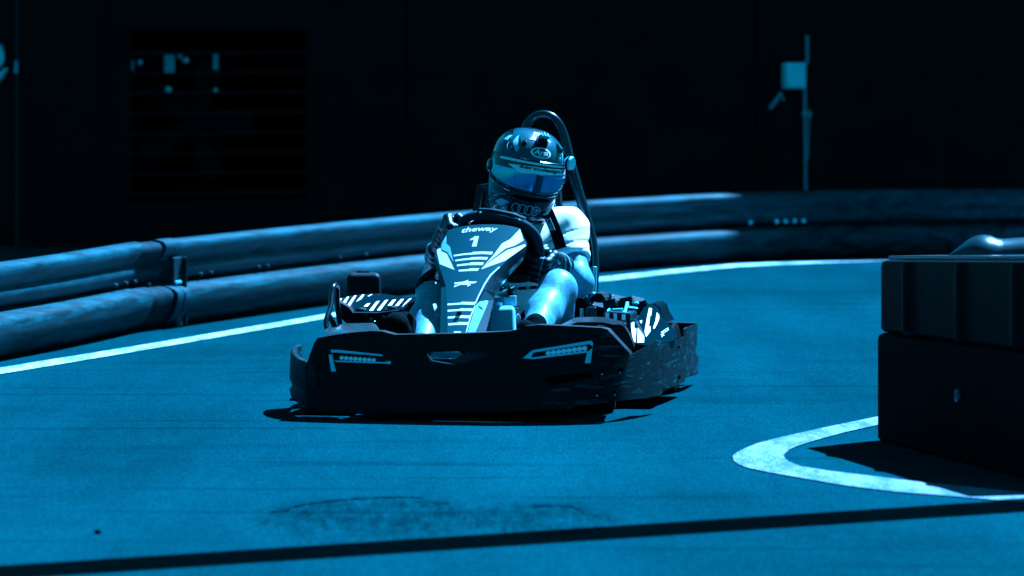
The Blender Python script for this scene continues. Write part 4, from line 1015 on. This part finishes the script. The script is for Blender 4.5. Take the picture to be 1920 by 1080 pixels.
# gloves with four fingers and a thumb closed round the rim
nrm = ua.cross(ub).normalized()
if nrm.y > 0: nrm = -nrm          # out of the front of the wheel, towards the camera
def glove(tt, wrist, elbow, sgn):
    p = rim_pt(tt); tg = (rim_pt(tt + .15) - rim_pt(tt - .15)).normalized()
    if tg.z < 0: tg = -tg
    o_ = (p - SC); o_ = (o_ - tg * o_.dot(tg)).normalized()
    parts = []; seams = []
    for k, (off_, ln) in enumerate(((.050, .95), (.018, 1.08), (-.014, 1.04), (-.045, .88))):
        b0 = p + tg * off_ + o_ * .047 - nrm * .016
        b1 = p + tg * (off_ * .98) + o_ * .030 + nrm * (.034 * ln)
        b2 = p + tg * (off_ * .94) - o_ * (.014 * ln) + nrm * .034
        b3 = p + tg * (off_ * .92) - o_ * (.032 * ln) + nrm * .002
        parts += [rc(T(b0), T(b1), .0185, .0170), rc(T(b1), T(b2), .0170, .0155), rc(T(b2), T(b3), .0155, .013)]
        seams.append([T(b0 + nrm * .016 + o_ * .006), T(b1 + nrm * .014 + o_ * .006)])
        parts.append(rc(T(wrist.lerp(b0, .35)), T(b0), .030, .0175))
    th = [p + o_ * .05 - nrm * .03 + tg * .02, p + o_ * .012 - nrm * .036 + tg * .045, p - o_ * .028 - nrm * .014 + tg * .040, p - o_ * .042 + nrm * .008 + tg * .030]
    parts += [rc(T(th[0]), T(th[1]), .020, .016), rc(T(th[1]), T(th[2]), .016, .0145), rc(T(th[2]), T(th[3]), .0145, .012)]
    cuff = wrist.lerp(elbow, .22)
    parts += [rc(T(wrist), T(cuff), .038, .042)]
    f = union(parts[:], .007)
    mid_ = wrist.lerp(p + o_ * .045, .5)
    seams.append([T(wrist + nrm * .036 + tg * .035), T(mid_ + nrm * .03 + tg * .012), T(p + o_ * .06 + nrm * .012 + tg * .02)])
    seams.append([T(cuff + nrm * .045 + tg * .02), T(cuff + nrm * .045 - tg * .04)])
    seams.append([T(cuff.lerp(wrist, .8) + nrm * .042 + tg * .02), T(cuff.lerp(wrist, .8) + nrm * .042 - tg * .04)])
    pat = [T(wrist.lerp(mid_, .3) + nrm * .036 - tg * .026), T(mid_.lerp(p + o_ * .05, .3) + nrm * .032 - tg * .030)]
    dr = (p + o_ * .045 - wrist); ln_ = dr.length; dr = np.array(dr / ln_); tn = np.array(tg); wn = np.array(wrist); pn = np.array(p)
    def paint(C):
        m = np.zeros(len(C), int); A = ((C - wn) @ dr) / ln_; Tt = (C - pn) @ tn; fr = ((C - pn) @ np.array(nrm))
        ang = np.sin(7 * A) * .02
        bk_ = fr > -.035
        m[bk_ & (np.abs(Tt - .030 - ang) < .0032) & (A > .05) & (A < .95)] = 1
        m[bk_ & (np.abs(Tt + .004 - ang * .6) < .0026) & (A > .35) & (A < 1.1)] = 1
        m[(np.abs(A + .12) < .035) | (np.abs(A - .18 - .9 * Tt) < .022)] = 1
        q_ = bk_ & (A > .22) & (A < .52) & (Tt < -.004) & (Tt > -.032); m[q_] = 1
        m[q_ & (np.hypot((A - .37) * ln_, Tt + .018) < .009)] = 0
        ox = (C - pn) @ np.array(o_)
        m[(fr > .02) & (np.abs(ox - .012) < .0022)] = 1
        return m
    def g(P):
        x, y, z = P[:, 0], P[:, 1], P[:, 2]
        return f(P) - .0012 * np.sin(150 * x + 90 * z) * np.sin(130 * y - 60 * z)
    pts = [p + o_ * .08 + tg * .07 + nrm * .06, p - o_ * .07 - tg * .07 - nrm * .08, wrist + V(.05, .05, .05), wrist - V(.05, .05, .05), cuff + V(.055, .055, .055), cuff - V(.055, .055, .055), p + V(.075, .075, .08), p - V(.075, .075, .08)]
    lo = tuple(min(q[i] for q in pts) for i in range(3)); hi = tuple(max(q[i] for q in pts) for i in range(3))
    return organic('glove', g, lo, hi, .0036, [M['glove'], M['glovel']], pers, LO, paint)
glove(R(-15), J['wrR'], J['elR'], 1); glove(R(172), J['wrL'], J['elL'], -1)

# shoes
def shoe(heel, toe, r0, r1, nm='shoe'):
    mdl = heel.lerp(toe, .5)
    f = union([rc(T(heel), T(mdl), r0, r0 * .95), rc(T(mdl), T(toe), r0 * .95, r1), rc(T(heel), T(heel + V(0, .05, .06)), r0, r0 * 1.05)], .03)
    pts = [heel + V(.09, .14, .16), heel - V(.09, .09, .09), toe + V(.09, .09, .09), toe - V(.09, .09, .09)]
    lo = tuple(min(q[i] for q in pts) for i in range(3)); hi = tuple(max(q[i] for q in pts) for i in range(3))
    organic(nm, f, lo, hi, .006, [M['shoe']], pers, LO)
shoe(K(752, 640, .36) , K(743, 609, .26), .046, .048); shoe(K(1000, 640, .44), K(986, 618, .33), .040, .036)

# helmet -------------------------------------------------------------
HR = Matrix.Rotation(R(21), 3, 'Z') @ Matrix.Rotation(R(10), 3, 'Y') @ Matrix.Rotation(R(10), 3, 'X')
lev = [(-.182, .094, .100, .10), (-.174, .103, .124, .11), (-.138, .120, .155, .125), (-.09, .131, .168, .137), (-.03, .138, .166, .150), (.03, .140, .159, .160), (.08, .134, .146, .160), (.118, .115, .124, .138), (.145, .084, .090, .10), (.160, .045, .048, .055), (.1635, .012, .012, .014)]
LV = catmull([Vector((a, b_, c_)) for a, b_, c_, _ in lev], 5); LB = catmull([Vector((a, b_, d_)) for a, b_, _, d_ in lev], 5)
zs = [p.x for p in LV]
def hlev(z):
    z = max(zs[0], min(zs[-1], z))
    for i in range(len(zs) - 1):
        if z <= zs[i + 1]:
            t_ = (z - zs[i]) / (zs[i + 1] - zs[i] + 1e-9); q_ = LV[i].lerp(LV[i + 1], t_); return q_.y, q_.z, LB[i].lerp(LB[i + 1], t_).z
    return LV[-1].y, LV[-1].z, LB[-1].z
def hloc(th, z, lift=0.):
    wd, f_, b_ = hlev(z); c_, s_ = math.cos(th), math.sin(th)
    sq = lambda v, e: abs(v) ** e * (1 if v >= 0 else -1)
    p = V((wd) * sq(s_, .92), -(f_ if c_ > 0 else b_) * sq(c_, .92), z)
    if lift:
        nrm_ = V(p.x / (wd * wd + 1e-6), p.y / ((f_ if c_ > 0 else b_) ** 2 + 1e-6), z / .16 ** 2 if z > 0 else 0).normalized(); p = p + nrm_ * lift
    return p
def H(th, z, lift=0.): return HC + HR @ hloc(th, z, lift)
b = MB(M['helm'], M['helmd'], M['helmb'])
rings = [[H(2 * math.pi * k / 56, z) for k in range(56)] for z in zs]
nb = len(zs)
vs = [p for r_ in rings for p in r_]; fs = []; ms = []
for i in range(nb - 1):
    for k in range(56):
        l = (k + 1) % 56; fs.append((i * 56 + k, i * 56 + l, (i + 1) * 56 + l, (i + 1) * 56 + k))
        th = (k + .5) / 56 * 360; th = th - 360 if th > 180 else th
        ms.append(1 if zs[i] < .066 or abs(th) > 100 else 0)
fs.append(tuple(range(56))[::-1]); ms.append(1); fs.append(tuple((nb - 1) * 56 + k for k in range(56))); ms.append(0)
b.add(vs, fs, ms)
helm = b.build('helmet', pers, smooth=60, loc=LO, label='dark glossy full face helmet with mirrored visor')
def hs(outline, m, lift, thick, bld_=None, grid=.05, regions=(), holes=()):
    """a patch on the helmet, outline in (degrees*0.01, z*... ) -> uses theta in radians and z in 0.1 m"""
    q_ = bld_ or MB()
    q_.sheet(outline, lambda u, v: H(u, v * .1, lift), None, holes=holes, regions=regions, grid=grid, m=m); return q_
def arcline(a0, a1, f, n=16): return [(a0 + (a1 - a0) * i / n, f(i / n)) for i in range(n + 1)]
RD = math.pi / 180
# visor and its frame
vt = lambda t_: .66 - .10 * (2 * t_ - 1) ** 2; vb = lambda t_: -.50 + .30 * abs(2 * t_ - 1) ** 2.2
vo = arcline(-84 * RD, 84 * RD, vt) + arcline(84 * RD, -84 * RD, vb)
b = MB(M['visor'], M['paleb'], M['helmd'], M['white'])
s0 = lambda t_: .64 - .10 * (2 * t_ - 1) ** 2; s1 = lambda t_: .55 - .10 * (2 * t_ - 1) ** 2; s2 = lambda t_: .48 - .12 * (2 * t_ - 1) ** 2; s3 = lambda t_: .25 - .09 * (2 * t_ - 1) ** 2
band1 = arcline(-60 * RD, 80 * RD, s0) + arcline(80 * RD, -60 * RD, s1)
band0 = arcline(-84 * RD, 84 * RD, vt) + arcline(84 * RD, -70 * RD, s3)
band2 = arcline(-42 * RD, 80 * RD, s2) + arcline(80 * RD, -20 * RD, s3)
b.sheet(vo, lambda u, v: H(u, v * .1, .006), None, grid=.09, regions=[(band0, 2), (band1, 3), (band2, 3)])
b.text('aerodesign.cx', lambda u, v: H((-22 + 86 * u) * RD, (.305 + v * .17 - .10 * ((-22 + 86 * u) / 84) ** 2) * .1, .0078), 2, shear=.25, bold=.03)
b.text('★', lambda u, v: H((69 + 5 * u) * RD, (-.03 + v * .10) * .1, .0078), 3) if False else None
st_ = []
for k in range(10):
    a_ = math.pi * k / 5 + math.pi / 2; r_ = .05 if k % 2 == 0 else .02; st_.append((71 * RD + r_ * .9 * math.cos(a_), -.02 + r_ * 1.2 * math.sin(a_) + .15))
b.sheet(st_, lambda u, v: H(u, v * .1, .0079), None, grid=.05, m=3)
b.sheet([(20 * RD, .17), (74 * RD, .11), (74 * RD, .05), (50 * RD, .09)], lambda u, v: H(u, v * .1, .0079), None, grid=.08, m=1)
visor = b.build('visor', helm, smooth=60, loc=None)
b = MB(M['helmd'], M['metal'])
b.tube([H(a_, z * .1, .006) for a_, z in vo], .0042, 0, 8, closed=True)
for sg in (-1, 1): b.lathe([(.026, -.004), (.026, .006), (.018, .012), (.006, .013)], H(sg * 88 * RD, .0, .004), HR @ V(sg, -.05, 0), 0, 20)
b.build('visor_frame', helm)
# painted graphics, mark, lettering
b = MB(M['helmb'], M['white'], M['helmd'], M['paleb'])
L_ = .0012
hs([(-50 * RD, 1.44), (-38 * RD, 1.22), (-30 * RD, .98), (-34 * RD, .86), (-42 * RD, 1.02), (-50 * RD, 1.18)], 3, L_, 0, b, .06)
hs([(-100 * RD, 1.50), (-72 * RD, 1.42), (-58 * RD, 1.22), (-66 * RD, .98), (-76 * RD, 1.12), (-98 * RD, 1.26)], 2, .0008, 0, b, .06)
hs([(-82 * RD, .70), (-66 * RD, .80), (-58 * RD, .72), (-72 * RD, .50), (-84 * RD, .44)], 2, .0008, 0, b, .06)
hs([(58 * RD, 1.05), (66 * RD, .9), (62 * RD, .62), (52 * RD, .62)], 3, L_, 0, b, .06)
hs([(-74 * RD, 1.30), (-66 * RD, 1.36), (-64 * RD, 1.15), (-78 * RD, 1.12)], 3, L_, 0, b, .06)
for ln in ([(-62, 1.3), (-58, 1.0), (-50, .78), (-46, 1.0)], [(-46, 1.0), (-42, 1.08)]):
    b.tube([H(a_ * RD, z * .1, .001) for a_, z in ln], .0013, 3, 6)
# oval mark on the brow
oc, ow, oh = 7 * RD, 17 * RD, .19
ovp = lambda k_: [(oc + ow * k_ * math.cos(a_), 1.0 + oh * k_ * math.sin(a_)) for a_ in [2 * math.pi * i / 40 for i in range(40)]]
hs(ovp(1.0), 1, .0020, 0, b, .06, holes=[ovp(.82)])
b.text('Arai', lambda u, v: H(oc + (-13 + 26 * u) * RD, (.93 + v * .19) * .1, .0022), 1, shear=.3, bold=.03)
b.text('HELMET', lambda u, v: H(oc + (-6 + 12 * u) * RD, (.867 + v * .04) * .1, .0022), 1, bold=.01)
b.text('DV', lambda u, v: H((-14 + 44 * u) * RD, (1.44 + v * .17) * .1, .0022), 1, shear=.1, bold=.05)
hs([(-18 * RD, 1.40), (34 * RD, 1.40), (34 * RD, 1.42), (-18 * RD, 1.42)], 1, .0022, 0, b, .06)
# four linked rings and blocks on the chin bar
for k in range(4):
    cx_ = (-17 + k * 10.5) * RD
    b.tube([H(cx_ + 7.2 * RD * math.cos(a_), (-1.22 + .185 * math.sin(a_)) * .1, .0022) for a_ in [2 * math.pi * i / 26 for i in range(26)]], .0019, 3, 6, closed=True)
hs([(-62 * RD, -1.22), (-46 * RD, -1.0), (-30 * RD, -1.06), (-46 * RD, -1.32)], 3, L_, 0, b, .06)
hs([(34 * RD, -1.36), (48 * RD, -1.0), (60 * RD, -.86), (58 * RD, -1.18), (44 * RD, -1.40)], 3, L_, 0, b, .06)
b.sheet([(42 * RD, -1.36), (44 * RD, -1.18), (53 * RD, -1.16), (51 * RD, -1.36)], lambda u, v: H(u, v * .1, .0022), None, grid=.06, m=1)
b.tube([H(a_ * RD, z * .1, .001) for a_, z in ((-72, -.9), (-64, -.8), (-58, -.94), (-66, -1.03))], .0011, 3, 6)
b.tube([H(a_ * RD, z * .1, .001) for a_, z in ((-62, -1.0), (-55, -.92), (-46, -.82), (-38, -.80))], .0011, 3, 6)
b.build('graphics', helm, smooth=60)
# vents, chin vent, trim rolls
b = MB(M['helm'], M['recess'], M['bolt'])
for a_, z in ((-30, 1.28), (50, 1.20)):
    c_ = H(a_ * RD, z * .1, .0); nn = (c_ - HC).normalized(); tdir = (HR @ V(.5 if a_ < 0 else -.2, 0, -1)).normalized(); tdir = (tdir - nn * tdir.dot(nn)).normalized(); sd = nn.cross(tdir)
    vs_ = []
    for (l_, wd_, hh) in ((-.026, .002, .0), (-.01, .009, .010), (.010, .014, .017), (.016, .013, .012)):
        vs_.append([c_ + tdir * l_ + sd * wd_ - nn * .004, c_ + tdir * l_ + sd * wd_ * .6 + nn * hh, c_ + tdir * l_ - sd * wd_ * .6 + nn * hh, c_ + tdir * l_ - sd * wd_ - nn * .004])
    b.loft(vs_); b.sheet([(-.011, -.001), (.011, -.001), (.007, .011), (-.007, .011)], lambda u, v: c_ + tdir * .0175 + sd * u + nn * v, None, grid=.02, m=1); b.build('vent', helm, smooth=50); b = MB(M['helm'], M['recess'], M['bolt'])
b.sheet([(-30 * RD, -.80), (0, -.88), (40 * RD, -.80), (34 * RD, -.70), (-22 * RD, -.70)], lambda u, v: H(u, v * .1, .0022), None, grid=.08, m=1)
b.build('vent', helm, smooth=50)
b = MB(M['helmd']); b.tube([H(2 * math.pi * k / 48, -.176, .004) for k in range(48)], .0065, 0, 8, closed=True); b.tube([H(a_ * RD, (-.62 + .25 * abs(a_ / 84) ** 2) * .1, .004) for a_ in range(-84, 85, 6)], .0045, 0, 8)
b.build('edge_trim', helm)
# camera mount on the brow and action camera on the side
b = MB(M['blackgl'], M['metal'])
c_ = H(6 * RD, .132, .0); nn = (c_ - HC).normalized(); fr = (HR @ V(.12, -1, -.25)).normalized(); rt = (HR @ V(1, 0, 0)); upv = rt.cross(-fr)
rmx = Matrix((rt, -fr, (-fr).cross(rt) * -1)).transposed()
b.box(c_ + nn * .010, (.042, .03, .030), 0, rmx); b.box(c_ + nn * .022 + upv * .004, (.030, .02, .022), 0, rmx)
for u in (-.012, 0, .012): b.box(c_ + nn * .034 + rt * u + upv * .010, (.005, .022, .018), 1, rmx)
b.tube([c_ + nn * .032 - rt * .022 + upv * .008, c_ + nn * .032 + rt * .022 + upv * .008], .006, 1, 10); b.box(c_ + nn * .004 - upv * .022, (.05, .02, .018), 0, rmx)
b.build('camera_mount', helm, smooth=30, bevel=.003)
b = MB(M['bolt'], M['blackgl'], M['bolt'])
sc_ = K(1063, 306, 1.05); axc = (K(1078, 309, 1.04) - K(1050, 304, 1.06)).normalized()
b.lathe([(.016, -.028), (.019, -.024), (.019, -.006), (.012, -.004), (.012, .0), (.026, .002), (.029, .006), (.029, .020), (.026, .024)], sc_, axc, 0, 26)
b.lathe([(.030, .008), (.0305, .010), (.0305, .014), (.030, .016)], sc_, axc, 1, 26)
b.box(sc_ + axc * .012 + V(0, 0, -.032), (.03, .03, .016), 1); b.box(sc_ + axc * -.012 + V(0, .0, .026), (.016, .02, .014), 1); b.build('action_camera', helm, smooth=40)
# neck strap with lettering, and the radio lead
b = MB(M['cloth'], M['paleb'])
sp = [(1024, 384, 1.06), (1029, 402, 1.045), (1038, 424, 1.03), (1046, 446, 1.00), (1052, 466, 1.0)]
for i in range(len(sp) - 1):
    (x0_, y0_, d0), (x1_, y1_, d1) = sp[i], sp[i + 1]; ww = 10.5 if i else 8; w2 = 10.5
    b.hexa([K(x0_ - ww, y0_ + 3, d0), K(x1_ - w2, y1_ + 3, d1), K(x1_ + w2, y1_ - 3, d1), K(x0_ + ww, y0_ - 3, d0), K(x0_ - ww, y0_ + 3, d0 + .02), K(x1_ - w2, y1_ + 3, d1 + .02), K(x1_ + w2, y1_ - 3, d1 + .02), K(x0_ + ww, y0_ - 3, d0 + .02)])
p0 = Vector((1034.5, 432)); d_ = Vector((-10.5, -24)); u_ = Vector((-8, 3.2)) * -1
b.text('BEV', lambda u, v: K(*(p0 + d_ * u - u_ * (v - .5) * 1.0), 1.02 + .01 * u - .006), 1, bold=.03)
b.tube([K(1031, 408, 1.028), K(1041, 432, 1.012)], .0012, 1, 5)
b.build('neck_strap', pers, smooth=20, loc=LO, bevel=.003)
b = MB(M['cloth'], M['bolt'])
b.tube(catmull([K(942, 531, .80), K(955, 539, .80), K(972, 541.5, .80), K(1006, 539, .80), K(1014, 530, .82), K(1020, 518, .84)], 6), .0022, 0, 6); b.tube([K(972, 541, .80), K(1006, 538.5, .80)], .006, 0, 8); b.box(K(990, 539.5, .79), (.012, .012, .008), 1)
b.build('radio_lead', pers, loc=LO)
